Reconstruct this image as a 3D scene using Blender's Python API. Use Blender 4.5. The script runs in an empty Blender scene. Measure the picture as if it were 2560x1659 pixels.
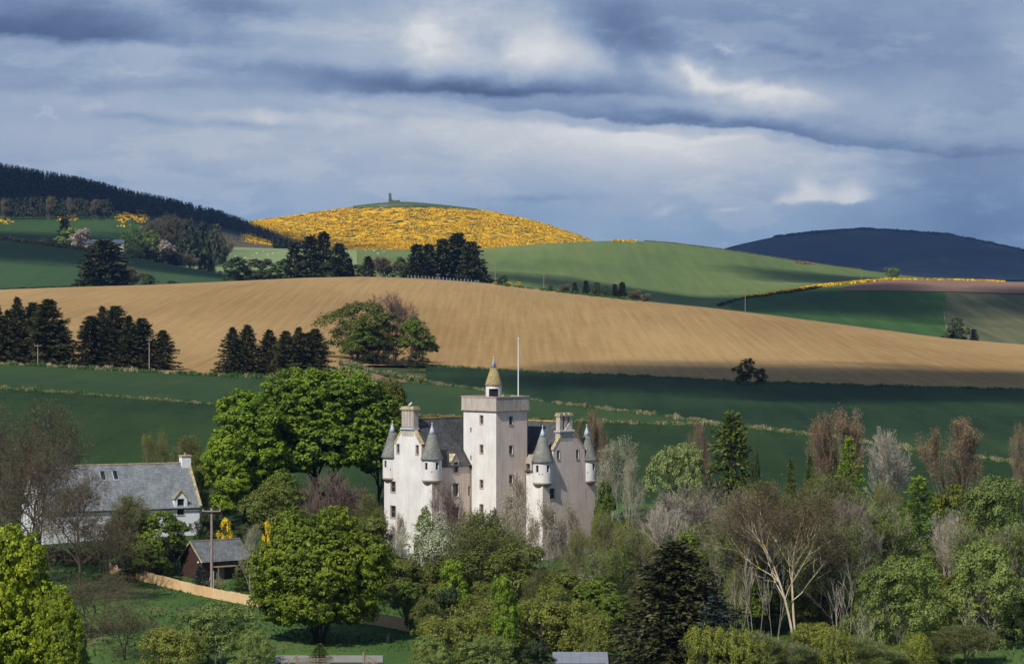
import bpy, bmesh, math, random
import numpy as np
from mathutils import Vector, Matrix
PI = math.pi
S = bpy.context.scene
C = S.collection
OV = 1.0757           # the photo measured at 2380 px wide; the lens is given for 2560
F = 7600.0            # focal length in 2560-wide pixels
HZ = 760.0            # height of the horizon in the picture

# ------------------------------------------------------------------ camera
cam_d = bpy.data.cameras.new('camera'); cam = bpy.data.objects.new('camera', cam_d); C.objects.link(cam)
cam.location = (0, 0, 0); cam.rotation_euler = (math.radians(90), 0, 0)
cam_d.sensor_width = 36.0; cam_d.lens = 36.0 * F / 2560.0
cam_d.shift_y = -(829.5 - HZ) / 2560.0
cam_d.clip_start = 1.0; cam_d.clip_end = 40000.0
S.camera = cam
S.view_settings.view_transform = 'Standard'; S.view_settings.look = 'None'
S.view_settings.exposure = 0.0; S.view_settings.gamma = 1.0
S.view_settings.use_curve_mapping = False
S.cycles.max_bounces = 6; S.cycles.diffuse_bounces = 2; S.cycles.glossy_bounces = 2
S.cycles.transmission_bounces = 3; S.cycles.transparent_max_bounces = 12; S.cycles.volume_bounces = 0
S.cycles.use_denoising = True
try: S.cycles.denoising_prefilter = 'FAST'
except Exception: pass

# ------------------------------------------------------------------ sun
SUN_EL = math.radians(47)
SUN_H = Vector((-0.56, -0.828, 0)).normalized()          # horizontal direction towards the sun
SUN = Vector((SUN_H.x * math.cos(SUN_EL), SUN_H.y * math.cos(SUN_EL), math.sin(SUN_EL)))
sl = bpy.data.lights.new('sun', 'SUN'); sl.energy = 5.0; sl.angle = math.radians(0.5); sl.color = (1.0, 0.955, 0.88)
so = bpy.data.objects.new('sun', sl); C.objects.link(so)
so.rotation_euler = SUN.to_track_quat('Z', 'Y').to_euler(); so.location = (0, 0, 300)

# ------------------------------------------------------------------ world: nishita sky behind a broken cloud deck
W = bpy.data.worlds.new('World'); S.world = W; W.use_nodes = True
nt = W.node_tree; nt.nodes.clear()
def N(t, typ, **kw):
    n = t.nodes.new(typ)
    for k, v in kw.items(): setattr(n, k, v)
    return n
def link(t, a, b): t.links.new(a, b)
def mth(t, op, a, b=None, c=None, clamp=False):
    n = N(t, 'ShaderNodeMath', operation=op); n.use_clamp = clamp
    for i, v in enumerate((a, b, c)):
        if v is None: continue
        if isinstance(v, (int, float)): n.inputs[i].default_value = v
        else: link(t, v, n.inputs[i])
    return n.outputs[0]
def ramp(t, fac, stops, interp='LINEAR'):
    n = N(t, 'ShaderNodeValToRGB'); n.color_ramp.interpolation = interp
    e = n.color_ramp.elements
    while len(e) < len(stops): e.new(0.5)
    for el, (p, c) in zip(e, stops):
        el.position = p; el.color = (c[0], c[1], c[2], 1) if len(c) == 3 else c
    if fac is not None: link(t, fac, n.inputs[0])
    return n.outputs[0]
def s2l(c):
    return tuple(((v / 255.0) / 12.92 if v <= 10 else (((v / 255.0) + 0.055) / 1.055) ** 2.4) for v in c)
def noise(t, vec, scale, detail=4, rough=0.55, dist=0.0):
    n = N(t, 'ShaderNodeTexNoise'); n.inputs['Scale'].default_value = scale
    n.inputs['Detail'].default_value = detail; n.inputs['Roughness'].default_value = rough
    n.inputs['Distortion'].default_value = dist
    if vec is not None: link(t, vec, n.inputs['Vector'])
    return n.outputs['Fac']
def vmul(t, vec, sc, off=(0, 0, 0), rot=(0, 0, 0)):
    n = N(t, 'ShaderNodeMapping'); n.inputs['Scale'].default_value = sc; n.inputs['Location'].default_value = off
    n.inputs['Rotation'].default_value = rot; link(t, vec, n.inputs['Vector']); return n.outputs[0]

# one cloud bank: a soft patch with its own width, slope and a sharper upper or lower edge
def bank_group():
    g = bpy.data.node_groups.new('cloud_bank', 'ShaderNodeTree')
    for nm in ('U', 'V', 'cx', 'cy', 'sx', 'su', 'sd', 'k', 'amp'):
        g.interface.new_socket(name=nm, in_out='INPUT', socket_type='NodeSocketFloat')
    g.interface.new_socket(name='out', in_out='OUTPUT', socket_type='NodeSocketFloat')
    gi = N(g, 'NodeGroupInput'); go = N(g, 'NodeGroupOutput'); I = gi.outputs
    du = mth(g, 'SUBTRACT', I['U'], I['cx'])
    e = mth(g, 'MULTIPLY_ADD', du, I['k'], I['cy'])
    dv = mth(g, 'SUBTRACT', I['V'], e)
    below = mth(g, 'GREATER_THAN', dv, 0.0)
    sd = mth(g, 'MULTIPLY', below, mth(g, 'SUBTRACT', I['sd'], I['su']))
    s = mth(g, 'ADD', sd, I['su'])
    a = mth(g, 'DIVIDE', du, I['sx']); b = mth(g, 'DIVIDE', dv, s)
    q = mth(g, 'MULTIPLY_ADD', a, a, mth(g, 'MULTIPLY', b, b))
    r = mth(g, 'MULTIPLY', mth(g, 'EXPONENT', mth(g, 'MULTIPLY', q, -1.0)), I['amp'])
    link(g, r, go.inputs[0]); return g
BG = bank_group()
tc = N(nt, 'ShaderNodeTexCoord').outputs['Generated']
sep = N(nt, 'ShaderNodeSeparateXYZ'); link(nt, tc, sep.inputs[0])
az = mth(nt, 'ARCTAN2', sep.outputs[0], sep.outputs[1]); el = mth(nt, 'ARCSINE', sep.outputs[2])
U0 = mth(nt, 'MULTIPLY_ADD', az, 7065.0, 1190.0); V0 = mth(nt, 'MULTIPLY_ADD', el, -7065.0, 706.5)
wv = vmul(nt, tc, (1.0, 1.0, 1.9))
warp = N(nt, 'ShaderNodeTexNoise'); warp.inputs['Scale'].default_value = 26; warp.inputs['Detail'].default_value = 9
warp.inputs['Roughness'].default_value = 0.58; link(nt, wv, warp.inputs['Vector'])
ws = N(nt, 'ShaderNodeSeparateColor'); link(nt, warp.outputs['Color'], ws.inputs[0])
U = mth(nt, 'ADD', U0, mth(nt, 'MULTIPLY', mth(nt, 'SUBTRACT', ws.outputs[0], 0.5), 260.0))
V = mth(nt, 'ADD', V0, mth(nt, 'MULTIPLY', mth(nt, 'SUBTRACT', ws.outputs[1], 0.5), 95.0))
soft = noise(nt, vmul(nt, tc, (1.0, 1.0, 2.7), (3, 1, 0)), 16, 10, 0.58, 0.0)
fine = noise(nt, vmul(nt, tc, (1.0, 1.0, 1.5), (7, 2, 5)), 50, 9, 0.6, 0.0)
banks = [   # U, V, half width, up, down, slope, strength
 (90, 92, 420, 80, 14, 0.02, -0.40), (560, 20, 190, 30, 25, 0.0, -0.20), (0, 150, 700, 60, 60, 0, -0.05),
 (660, 60, 160, 70, 60, 0.1, 0.10), (1130, 110, 320, 120, 62, 0.04, 0.16),
 (1130, 214, 330, 36, 9, 0.02, -0.44), (760, 180, 260, 26, 22, 0.06, -0.18), (650, 215, 900, 16, 12, 0.02, -0.07), (1450, 90, 90, 150, 70, 0.2, -0.14),
 (1620, 185, 150, 30, 26, 0.30, 0.12), (1830, 222, 170, 20, 40, 0.10, 0.14),
 (1850, 120, 480, 120, 60, 0.08, -0.16), (1640, 296, 480, 27, 5, 0.105, -0.40), (1050, 272, 400, 12, 8, 0.05, -0.10),
 (1480, 312, 440, 12, 100, 0.10, 0.30), (650, 262, 260, 12, 40, 0.0, 0.10), (280, 235, 240, 14, 20, 0.0, 0.06), (880, 330, 300, 60, 60, 0, 0.09), (150, 400, 380, 60, 80, 0, -0.07),
 (330, 285, 90, 10, 9, 0.02, -0.12), (560, 290, 120, 10, 9, 0.05, -0.13), (1010, 350, 80, 22, 14, 0.1, -0.08),
 (2280, 420, 330, 190, 300, 0, -0.26), (2420, 110, 150, 110, 80, 0, 0.12),
 (1250, 458, 130, 12, 9, 0.0, -0.12),
]
acc = None
for bk in banks:
    g = N(nt, 'ShaderNodeGroup'); g.node_tree = BG
    link(nt, U, g.inputs['U']); link(nt, V, g.inputs['V'])
    for nm, v in zip(('cx', 'cy', 'sx', 'su', 'sd', 'k', 'amp'), bk): g.inputs[nm].default_value = v
    acc = g.outputs[0] if acc is None else mth(nt, 'ADD', acc, g.outputs[0])
# crisper billows, with a tighter warp of their own
def crisp(scale, au, av, lst, acc):
    w = N(nt, 'ShaderNodeTexNoise'); w.inputs['Scale'].default_value = scale; w.inputs['Detail'].default_value = 10; w.inputs['Roughness'].default_value = 0.6; link(nt, tc, w.inputs['Vector'])
    c = N(nt, 'ShaderNodeSeparateColor'); link(nt, w.outputs['Color'], c.inputs[0])
    u2 = mth(nt, 'ADD', U0, mth(nt, 'MULTIPLY', mth(nt, 'SUBTRACT', c.outputs[0], 0.5), au)); v2 = mth(nt, 'ADD', V0, mth(nt, 'MULTIPLY', mth(nt, 'SUBTRACT', c.outputs[1], 0.5), av))
    for bk in lst:
        g = N(nt, 'ShaderNodeGroup'); g.node_tree = BG; link(nt, u2, g.inputs['U']); link(nt, v2, g.inputs['V'])
        for nm, v in zip(('cx', 'cy', 'sx', 'su', 'sd', 'k', 'amp'), bk): g.inputs[nm].default_value = v
        acc = mth(nt, 'ADD', acc, g.outputs[0])
    return acc
acc = crisp(48, 230, 190, [(985, 78, 55, 55, 60, 0.2, 0.30), (1070, 60, 45, 45, 90, 0.0, 0.10), (1250, 95, 110, 60, 70, 0.35, 0.26), (1370, 110, 60, 60, 60, 0.3, 0.14), (1140, 150, 160, 60, 40, 0.0, 0.14), (1150, 95, 50, 60, 50, 0.0, -0.20), (1130, 20, 120, 40, 40, 0, 0.10), (850, 60, 90, 60, 60, 0, 0.06), (1480, 120, 60, 90, 60, 0.2, -0.14),
    (1570, 170, 70, 36, 30, 0.3, 0.26), (1660, 192, 70, 24, 24, 0.3, 0.22), (1790, 215, 90, 16, 30, 0.1, 0.18), (1690, 106, 26, 10, 10, 0.3, 0.24), (620, 262, 45, 14, 14, 0.0, 0.16), (820, 262, 90, 14, 30, 0.0, 0.12), (420, 60, 90, 50, 60, 0, 0.12), (110, 268, 30, 6, 8, 0, 0.12), (330, 158, 70, 6, 8, 0, 0.10), (1450, 45, 200, 60, 60, 0, -0.05)], acc)
acc = crisp(75, 60, 46, [(1878, 462, 30, 46, 9, 0.0, 0.46), (1985, 464, 34, 36, 8, 0.0, 0.46), (1826, 465, 30, 14, 7, 0.0, 0.32), (1930, 463, 44, 26, 8, 0.0, 0.34), (1545, 490, 30, 9, 10, -0.3, 0.14), (1700, 487, 26, 5, 6, 0, 0.16)], acc)
# plain course of brightness with height, the same all the way round
base = ramp(nt, mth(nt, 'DIVIDE', V0, 700.0, clamp=True),
            [(0.0, (0.55,) * 3), (0.28, (0.60,) * 3), (0.45, (0.68,) * 3), (0.58, (0.66,) * 3), (0.72, (0.58,) * 3), (0.9, (0.56,) * 3)])
hi = N(nt, 'ShaderNodeMapRange'); link(nt, el, hi.inputs[0]); hi.inputs[1].default_value = 0.10; hi.inputs[2].default_value = 0.45; hi.inputs[4].default_value = -0.17     # sky above the view darkened to lower the ambient light
B = mth(nt, 'ADD', acc, mth(nt, 'ADD', base, hi.outputs[0]))
B = mth(nt, 'ADD', B, mth(nt, 'MULTIPLY', mth(nt, 'SUBTRACT', soft, 0.5), 0.36))
B = mth(nt, 'ADD', B, mth(nt, 'MULTIPLY', mth(nt, 'SUBTRACT', fine, 0.5), 0.12))
bil = noise(nt, vmul(nt, tc, (1.0, 1.0, 3.2), (1.3, 4.1, 2.2)), 20, 12, 0.62, 0.0)
bl = N(nt, 'ShaderNodeMapRange', interpolation_type='SMOOTHSTEP'); link(nt, bil, bl.inputs[0]); bl.inputs[1].default_value = 0.50; bl.inputs[2].default_value = 0.60; bl.inputs[3].default_value = -0.03; bl.inputs[4].default_value = 0.05
B = mth(nt, 'ADD', B, bl.outputs[0])
cloud = ramp(nt, B, [(0.0, s2l((60, 80, 118))), (0.20, s2l((88, 108, 148))), (0.40, s2l((124, 146, 182))),
                     (0.56, s2l((156, 174, 200))), (0.70, s2l((180, 191, 209))), (0.86, s2l((206, 211, 219))), (1.0, s2l((230, 231, 233)))])
hz_t = N(nt, 'ShaderNodeMapRange', interpolation_type='SMOOTHSTEP'); link(nt, V0, hz_t.inputs[0]); hz_t.inputs[1].default_value = 330; hz_t.inputs[2].default_value = 560; hz_t.inputs[4].default_value = 0.62
mz = N(nt, 'ShaderNodeMix', data_type='RGBA'); link(nt, hz_t.outputs[0], mz.inputs[0]); link(nt, cloud, mz.inputs[6])
tint = ramp(nt, B, [(0.28, s2l((104, 132, 176))), (0.55, s2l((146, 178, 212))), (0.85, s2l((205, 216, 230)))]); link(nt, tint, mz.inputs[7]); cloud = mz.outputs[2]
blue = N(nt, 'ShaderNodeTexSky', sky_type='NISHITA'); blue.sun_disc = False
blue.sun_elevation = SUN_EL; blue.sun_rotation = math.atan2(SUN_H.x, SUN_H.y); blue.dust_density = 1.5
b1 = N(nt, 'ShaderNodeBackground'); link(nt, blue.outputs[0], b1.inputs[0]); b1.inputs[1].default_value = 0.06
b2 = N(nt, 'ShaderNodeBackground'); link(nt, cloud, b2.inputs[0]); b2.inputs[1].default_value = 1.0
mx = N(nt, 'ShaderNodeMixShader'); mx.inputs[0].default_value = 0.90
link(nt, b1.outputs[0], mx.inputs[1]); link(nt, b2.outputs[0], mx.inputs[2])
wo = N(nt, 'ShaderNodeOutputWorld'); link(nt, mx.outputs[0], wo.inputs[0])
W.cycles.sampling_method = 'MANUAL'; W.cycles.sample_map_resolution = 256

# ------------------------------------------------------------------ object helpers
def tag(o, label=None, cat=None, group=None, kind=None):
    if label: o['label'] = label
    if cat: o['category'] = cat
    if group: o['group'] = group
    if kind: o['kind'] = kind
    return o
def empty(name, loc, rz=0, label=None, cat=None, group=None, parent=None):
    o = bpy.data.objects.new(name, None); C.objects.link(o); o.location = loc; o.rotation_euler = (0, 0, rz)
    o.parent = parent
    return tag(o, label, cat, group)
def linkob(name, me, parent=None, loc=None):
    o = bpy.data.objects.new(name, me); C.objects.link(o); o.parent = parent
    if loc is not None: o.location = loc
    return o
def np_mesh(name, verts, faces, mat, smooth=False):
    """verts (n,3); faces (m,k) of one size k"""
    me = bpy.data.meshes.new(name); verts = np.asarray(verts, dtype=np.float32); faces = np.asarray(faces, dtype=np.int32)
    m, k = faces.shape
    me.vertices.add(len(verts)); me.vertices.foreach_set('co', verts.ravel())
    me.loops.add(m * k); me.loops.foreach_set('vertex_index', faces.ravel())
    me.polygons.add(m); me.polygons.foreach_set('loop_start', np.arange(0, m * k, k, dtype=np.int32))
    me.polygons.foreach_set('use_smooth', np.full(m, smooth, dtype=bool))
    me.update(calc_edges=True); me.materials.append(mat); return me
class MB:
    """collects shapes, then links them as one mesh object"""
    def __init__(s): s.v = []; s.f = []
    def add(s, vs, fs):
        o = len(s.v); s.v += [tuple(v) for v in vs]; s.f += [tuple(i + o for i in f) for f in fs]; return s
    def box(s, x0, x1, y0, y1, z0, z1):
        return s.add([(x0, y0, z0), (x1, y0, z0), (x1, y1, z0), (x0, y1, z0), (x0, y0, z1), (x1, y0, z1), (x1, y1, z1), (x0, y1, z1)],
                     [(0, 3, 2, 1), (4, 5, 6, 7), (0, 1, 5, 4), (1, 2, 6, 5), (2, 3, 7, 6), (3, 0, 4, 7)])
    def lathe(s, cx, cy, prof, n=24, a0=0.0):
        vs = []; fs = []; k = len(prof)
        for i in range(n):
            a = a0 + 2 * PI * i / n
            for r, z in prof: vs.append((cx + r * math.cos(a), cy + r * math.sin(a), z))
        for i in range(n):
            j = (i + 1) % n
            for q in range(k - 1): fs.append((i * k + q, j * k + q, j * k + q + 1, i * k + q + 1))
        fs.append(tuple(i * k + k - 1 for i in range(n))); fs.append(tuple(i * k for i in reversed(range(n))))
        return s.add(vs, fs)
    def bar(s, p, q, w, h=None):
        p = Vector(p); q = Vector(q); d = (q - p).normalized(); h = h or w
        a = d.cross(Vector((0, 0, 1)))
        a = Vector((1, 0, 0)) if a.length < 1e-4 else a.normalized()
        b = a.cross(d).normalized(); vs = []
        for c in (p, q):
            for i, j in ((-1, -1), (1, -1), (1, 1), (-1, 1)): vs.append(c + a * (w / 2 * i) + b * (h / 2 * j))
        return s.add(vs, [(3, 2, 1, 0), (4, 5, 6, 7), (0, 1, 5, 4), (1, 2, 6, 5), (2, 3, 7, 6), (3, 0, 4, 7)])
    def mesh(s, name, mat, smooth=False):
        me = bpy.data.meshes.new(name); me.from_pydata(s.v, [], s.f); me.materials.append(mat)
        bm = bmesh.new(); bm.from_mesh(me); bmesh.ops.recalc_face_normals(bm, faces=bm.faces); bm.to_mesh(me); bm.free()
        if smooth:
            for p in me.polygons: p.use_smooth = True
        me.update(); return me
    def build(s, name, mat, parent=None, smooth=False):
        return linkob(name, s.mesh(name, mat, smooth), parent)

# ------------------------------------------------------------------ materials
MATS = {}
def mat(name):
    m = bpy.data.materials.new(name); m.use_nodes = True; t = m.node_tree; t.nodes.clear(); MATS[name] = m
    return m, t
def finish(t, col, rough=0.8, bump=None, bstr=0.3, bdist=0.05, spec=0.3, metal=0.0):
    p = N(t, 'ShaderNodeBsdfPrincipled'); o = N(t, 'ShaderNodeOutputMaterial')
    if isinstance(col, tuple): p.inputs['Base Color'].default_value = (*col[:3], 1)
    else: link(t, col, p.inputs['Base Color'])
    if isinstance(rough, (int, float)): p.inputs['Roughness'].default_value = rough
    else: link(t, rough, p.inputs['Roughness'])
    p.inputs['Specular IOR Level'].default_value = spec; p.inputs['Metallic'].default_value = metal
    if bump is not None:
        b = N(t, 'ShaderNodeBump'); b.inputs['Strength'].default_value = bstr; b.inputs['Distance'].default_value = bdist
        link(t, bump, b.inputs['Height']); link(t, b.outputs[0], p.inputs['Normal'])
    link(t, p.outputs[0], o.inputs[0])
def objc(t): return N(t, 'ShaderNodeTexCoord').outputs['Object']
def posn(t): return N(t, 'ShaderNodeNewGeometry').outputs['Position']
def mixc(t, fac, a, b, mode='MIX'):
    n = N(t, 'ShaderNodeMix', data_type='RGBA', blend_type=mode)
    for sock, v in ((n.inputs[0], fac), (n.inputs[6], a), (n.inputs[7], b)):
        if isinstance(v, (int, float)): sock.default_value = v
        elif isinstance(v, tuple): sock.default_value = (*v[:3], 1)
        else: link(t, v, sock)
    return n.outputs[2]
def plain(name, col, rough=0.8, var=0.25, scale=3.0, bstr=0.2, metal=0.0, spec=0.3):
    m, t = mat(name); v = noise(t, objc(t), scale, 5)
    c = ramp(t, v, [(0.3, tuple(x * (1 - var) for x in col)), (0.7, tuple(min(1, x * (1 + var)) for x in col))])
    finish(t, c, rough, v, bstr, 0.03, spec, metal); return m
def leafmat(name, cols, trans=0.35, clump=0.25, rough=0.55):
    """leaves: one tint per leaf, drifting over the crown and from tree to tree"""
    m, t = mat(name)
    g = N(t, 'ShaderNodeNewGeometry'); oi = N(t, 'ShaderNodeObjectInfo')
    f = mth(t, 'MULTIPLY_ADD', mth(t, 'SUBTRACT', noise(t, g.outputs['Position'], clump, 3), 0.5), 1.6, g.outputs['Random Per Island'])
    f = mth(t, 'MULTIPLY_ADD', mth(t, 'SUBTRACT', oi.outputs['Random'], 0.5), 0.35, f)
    n = len(cols); c = ramp(t, f, [(0.1 + 0.8 * i / max(1, n - 1), col) for i, col in enumerate(cols)])
    p = N(t, 'ShaderNodeBsdfPrincipled'); link(t, c, p.inputs['Base Color']); p.inputs['Roughness'].default_value = rough
    p.inputs['Specular IOR Level'].default_value = 0.25
    tr = N(t, 'ShaderNodeBsdfTranslucent'); c2 = mixc(t, 1.0, c, (1.15, 1.2, 0.55), 'MULTIPLY'); link(t, c2, tr.inputs[0])
    mx = N(t, 'ShaderNodeMixShader'); mx.inputs[0].default_value = trans * 0.75
    link(t, p.outputs[0], mx.inputs[1]); link(t, tr.outputs[0], mx.inputs[2])
    o = N(t, 'ShaderNodeOutputMaterial'); link(t, mx.outputs[0], o.inputs[0]); return m
def fieldmat(name, c1, c2, big=0.01, rows=None, rowstr=0.4, fine=1.2, fstr=0.35, patches=None, bump=0.5, tram=None):
    """crops and soil: broad drift, drill rows laid along a compass direction, tufts"""
    m, t = mat(name); p = posn(t)
    v = noise(t, vmul(t, p, (1, 0.45, 1)), big, 5, 0.55)
    f = noise(t, p, fine, 4, 0.6)
    v2 = mth(t, 'ADD', v, mth(t, 'MULTIPLY', mth(t, 'SUBTRACT', f, 0.5), fstr))
    if rows:
        ang, sp, ln = rows
        r = noise(t, vmul(t, p, (1.0 / sp, 1.0 / ln, 0.0), rot=(0, 0, ang)), 1.0, 3, 0.6)
        v2 = mth(t, 'ADD', v2, mth(t, 'MULTIPLY', mth(t, 'SUBTRACT', r, 0.5), rowstr))
    c = ramp(t, v2, [(0.32, c1), (0.68, c2)])
    if patches:
        pc, ps, lo, hi = patches
        q = N(t, 'ShaderNodeMapRange'); q.inputs[1].default_value = lo; q.inputs[2].default_value = hi; link(t, noise(t, vmul(t, p, (1, 0.5, 1), (11, 3, 0)), ps, 6, 0.62), q.inputs[0])
        c = mixc(t, q.outputs[0], c, pc)
    if tram:      # wheelings: pairs of tracks at the sprayer's spacing
        ang, sp, wd, col, st = tram; sx_ = N(t, 'ShaderNodeSeparateXYZ'); link(t, p, sx_.inputs[0])
        u = mth(t, 'MULTIPLY_ADD', sx_.outputs[0], math.cos(ang) / sp, mth(t, 'MULTIPLY', sx_.outputs[1], math.sin(ang) / sp))
        u = mth(t, 'ADD', u, mth(t, 'MULTIPLY', noise(t, p, 0.006, 2), 0.25)); fr = mth(t, 'FRACT', u)
        k = mth(t, 'ADD', mth(t, 'LESS_THAN', fr, wd), mth(t, 'MULTIPLY', mth(t, 'GREATER_THAN', fr, 0.12), mth(t, 'LESS_THAN', fr, 0.12 + wd)))
        k = mth(t, 'MULTIPLY', mth(t, 'MULTIPLY', k, st), mth(t, 'MULTIPLY', noise(t, p, 0.05, 3), 1.7), clamp=True); c = mixc(t, k, c, col)
    finish(t, c, 0.95, v2, bump, 0.3, 0.1); return m

# ------------------------------------------------------------------ terrain as one height function
def cur(pts):
    a = np.array(pts, float); return lambda x: np.interp(x, a[:, 0], a[:, 1])
def zrow(d, z): return lambda x: (np.full_like(x, d, dtype=float), np.full_like(x, z, dtype=float) if not callable(z) else z(x))
def prow(d, pts):
    """a row of the land at distance d whose picture height is known along its length"""
    c = cur(pts)
    def f(x):
        D = d(x) if callable(d) else np.full_like(x, d, dtype=float)
        return D, (HZ - c(x) * OV) / F * D
    return f
PLO = [(-300, 838), (0, 845), (150, 853), (400, 868), (700, 881), (780, 860), (860, 848), (1000, 850), (1300, 866), (1500, 874), (1780, 888), (2379, 905), (2700, 914)]
PRIDGE = [(-300, 684), (0, 673), (170, 667), (350, 662), (515, 655), (700, 646), (850, 643), (1000, 648), (1150, 660), (1300, 678), (1500, 700), (1650, 715), (1800, 733), (2000, 760), (2200, 787), (2379, 802), (2700, 830)]
rowsT = [
 zrow(5, -2.2), zrow(90, -18), zrow(200, -40.5), zrow(290, -41.2), zrow(335, -38.9), zrow(350, cur([(200, -37.0), (900, -37.6), (1400, -38.0), (2300, -38.6)])),
 zrow(385, cur([(200, -34.3), (500, -34.9), (900, -34.9), (1300, -34.9), (2300, -36.0)])), zrow(408, cur([(300, -31.9), (800, -33.0), (2300, -34.0)])),
 zrow(480, cur([(0, -27.2), (1000, -27.6), (2379, -30.0)])),
 prow(650, [(-300, 890), (0, 905), (300, 925), (600, 948), (1000, 962), (1300, 968), (1700, 978), (2000, 987), (2379, 1002), (2700, 1012)]),
 prow(cur([(0, 800), (700, 800), (860, 880), (1000, 900), (1300, 870), (2379, 820)]), PLO),
 prow(cur([(0, 1450), (850, 1500), (1300, 1450), (2379, 1250)]), PRIDGE),
 prow(1660, [(x, y + 12) for x, y in PRIDGE]),
 prow(2200, [(-300, 535), (0, 556), (130, 573), (300, 598), (515, 636), (620, 648), (760, 640), (1000, 635), (1150, 628), (1300, 642), (1500, 674), (1620, 690), (1720, 690), (1900, 665), (2060, 650), (2379, 657), (2700, 665)]),
 prow(2480, [(-300, 550), (0, 568), (300, 606), (500, 630), (600, 612), (1000, 602), (1300, 604), (1500, 628), (1700, 640), (1900, 654), (2060, 656), (2379, 664)]),
 prow(2850, [(-300, 530), (0, 545), (270, 560), (400, 577), (600, 579), (800, 580), (1000, 580), (1110, 578), (1250, 568), (1380, 561), (1460, 559), (1550, 564), (1700, 583), (1850, 607), (2000, 627), (2100, 640), (2200, 651), (2379, 664)]),
 prow(3250, [(-300, 490), (0, 500), (265, 497), (520, 545), (650, 576), (720, 590), (1000, 590), (1300, 590), (1400, 600), (1700, 620), (2379, 672)]),
 prow(3700, [(-300, 360), (0, 398), (130, 421), (200, 433), (300, 460), (400, 481), (500, 505), (560, 523), (620, 546), (670, 567), (720, 576), (950, 560), (1150, 560), (1300, 572), (1400, 596), (1700, 625), (2379, 675)]),
 prow(4300, [(-300, 380), (0, 415), (300, 475), (500, 508), (590, 513), (700, 498), (800, 483), (880, 473), (950, 470), (1050, 480), (1150, 492), (1250, 515), (1330, 540), (1380, 558), (1450, 600), (1700, 630), (2379, 676)]),
 prow(5200, [(0, 560), (1000, 590), (1500, 640), (2379, 672)]),
 prow(7600, [(0, 640), (1500, 648), (2379, 652), (3000, 655)]),
 prow(9600, [(0, 660), (1400, 655), (1600, 612), (1690, 577), (1800, 553), (1880, 540), (1960, 534), (2040, 534), (2150, 541), (2260, 556), (2379, 584), (2600, 622), (3000, 640)]),
 prow(13500, [(0, 695), (3000, 695)]),
]
TX = np.concatenate([np.linspace(-5200, -320, 40), np.arange(-300, 2701, 15), np.linspace(2720, 7600, 40)])
TD = np.exp(np.linspace(math.log(8), math.log(13400), 1500))
def build_table():
    R = [r(TX) for r in rowsT]
    Ds = np.array([r[0] for r in R]); Zs = np.array([r[1] for r in R])    # rows x columns
    # smooth each row along x a little, so no kinks show
    Zs2 = Zs.copy()
    for _ in range(4):
        Zs2[:, 41:-41] = 0.25 * Zs2[:, 40:-42] + 0.5 * Zs2[:, 41:-41] + 0.25 * Zs2[:, 42:-40]
    Zs = Zs2
    T = np.zeros((len(TX), len(TD)))
    for j in range(len(TX)):
        d = Ds[:, j]; z = Zs[:, j]; h = np.diff(d); s = np.diff(z) / h
        m = np.zeros(len(d)); m[0] = s[0]; m[-1] = s[-1]
        for i in range(1, len(d) - 1):
            if s[i - 1] * s[i] > 0:
                w1 = 2 * h[i] + h[i - 1]; w2 = h[i] + 2 * h[i - 1]
                m[i] = (w1 + w2) / (w1 / s[i - 1] + w2 / s[i])
        k = np.clip(np.searchsorted(d, TD) - 1, 0, len(d) - 2)
        t = (TD - d[k]) / h[k]; t = np.clip(t, 0, 1)
        T[j] = ((1 + 2 * t) * (1 - t) ** 2 * z[k] + t * (1 - t) ** 2 * h[k] * m[k] + t * t * (3 - 2 * t) * z[k + 1] + t * t * (t - 1) * h[k] * m[k + 1])
    return T
TT = build_table()
LTD = np.log(TD)
def Hpx(x, D):
    x = np.asarray(x, float); D = np.asarray(D, float)
    i = np.clip(np.searchsorted(TX, x) - 1, 0, len(TX) - 2); fx = np.clip((x - TX[i]) / (TX[i + 1] - TX[i]), 0, 1)
    q = np.clip((np.log(np.maximum(D, 8)) - LTD[0]) / (LTD[1] - LTD[0]), 0, len(TD) - 1.001); k = q.astype(int); fd = q - k
    a = TT[i, k] * (1 - fd) + TT[i, k + 1] * fd; b = TT[i + 1, k] * (1 - fd) + TT[i + 1, k + 1] * fd
    return a * (1 - fx) + b * fx
def H(X, Y): return Hpx((1280.0 + F * np.asarray(X) / np.asarray(Y)) / OV, Y)
def wx(ovx, D): return (np.asarray(ovx) * OV - 1280.0) / F * D
def wz(ovy, D): return (HZ - np.asarray(ovy) * OV) / F * D
def hitD(x, y, d0, d1):
    """first distance in d0..d1 at which the line of sight (x, y) meets the land"""
    x = np.atleast_1d(np.asarray(x, float)); y = np.broadcast_to(np.asarray(y, float), x.shape)
    ds = np.exp(np.linspace(math.log(d0), math.log(d1), 400))
    Z = Hpx(x[:, None], ds[None, :]); py = (HZ - F * Z / ds[None, :]) / OV
    ok = py <= y[:, None]; k = ok.argmax(1); none = ~ok.any(1); k[none] = py[none].argmin(1)
    out = ds[k]
    kk = np.maximum(k - 1, 0); n = np.arange(len(x)); a = py[n, kk]; b = py[n, k]
    f = np.where((k > 0) & ~none & (a != b), (a - y) / np.where(a == b, 1, a - b), 1.0)
    return ds[kk] + (out - ds[kk]) * np.clip(f, 0, 1)
def grid_faces(nx, ny):
    i, j = np.meshgrid(np.arange(nx - 1), np.arange(ny - 1), indexing='ij')
    a = i * ny + j; return np.stack([a, a + ny, a + ny + 1, a + 1], -1).reshape(-1, 4)
def sink(D): return np.interp(D, [0, 300, 500, 1000, 2000, 4500, 13500], [0.15, 0.2, 0.35, 0.8, 1.6, 3.0, 3.0])
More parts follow.
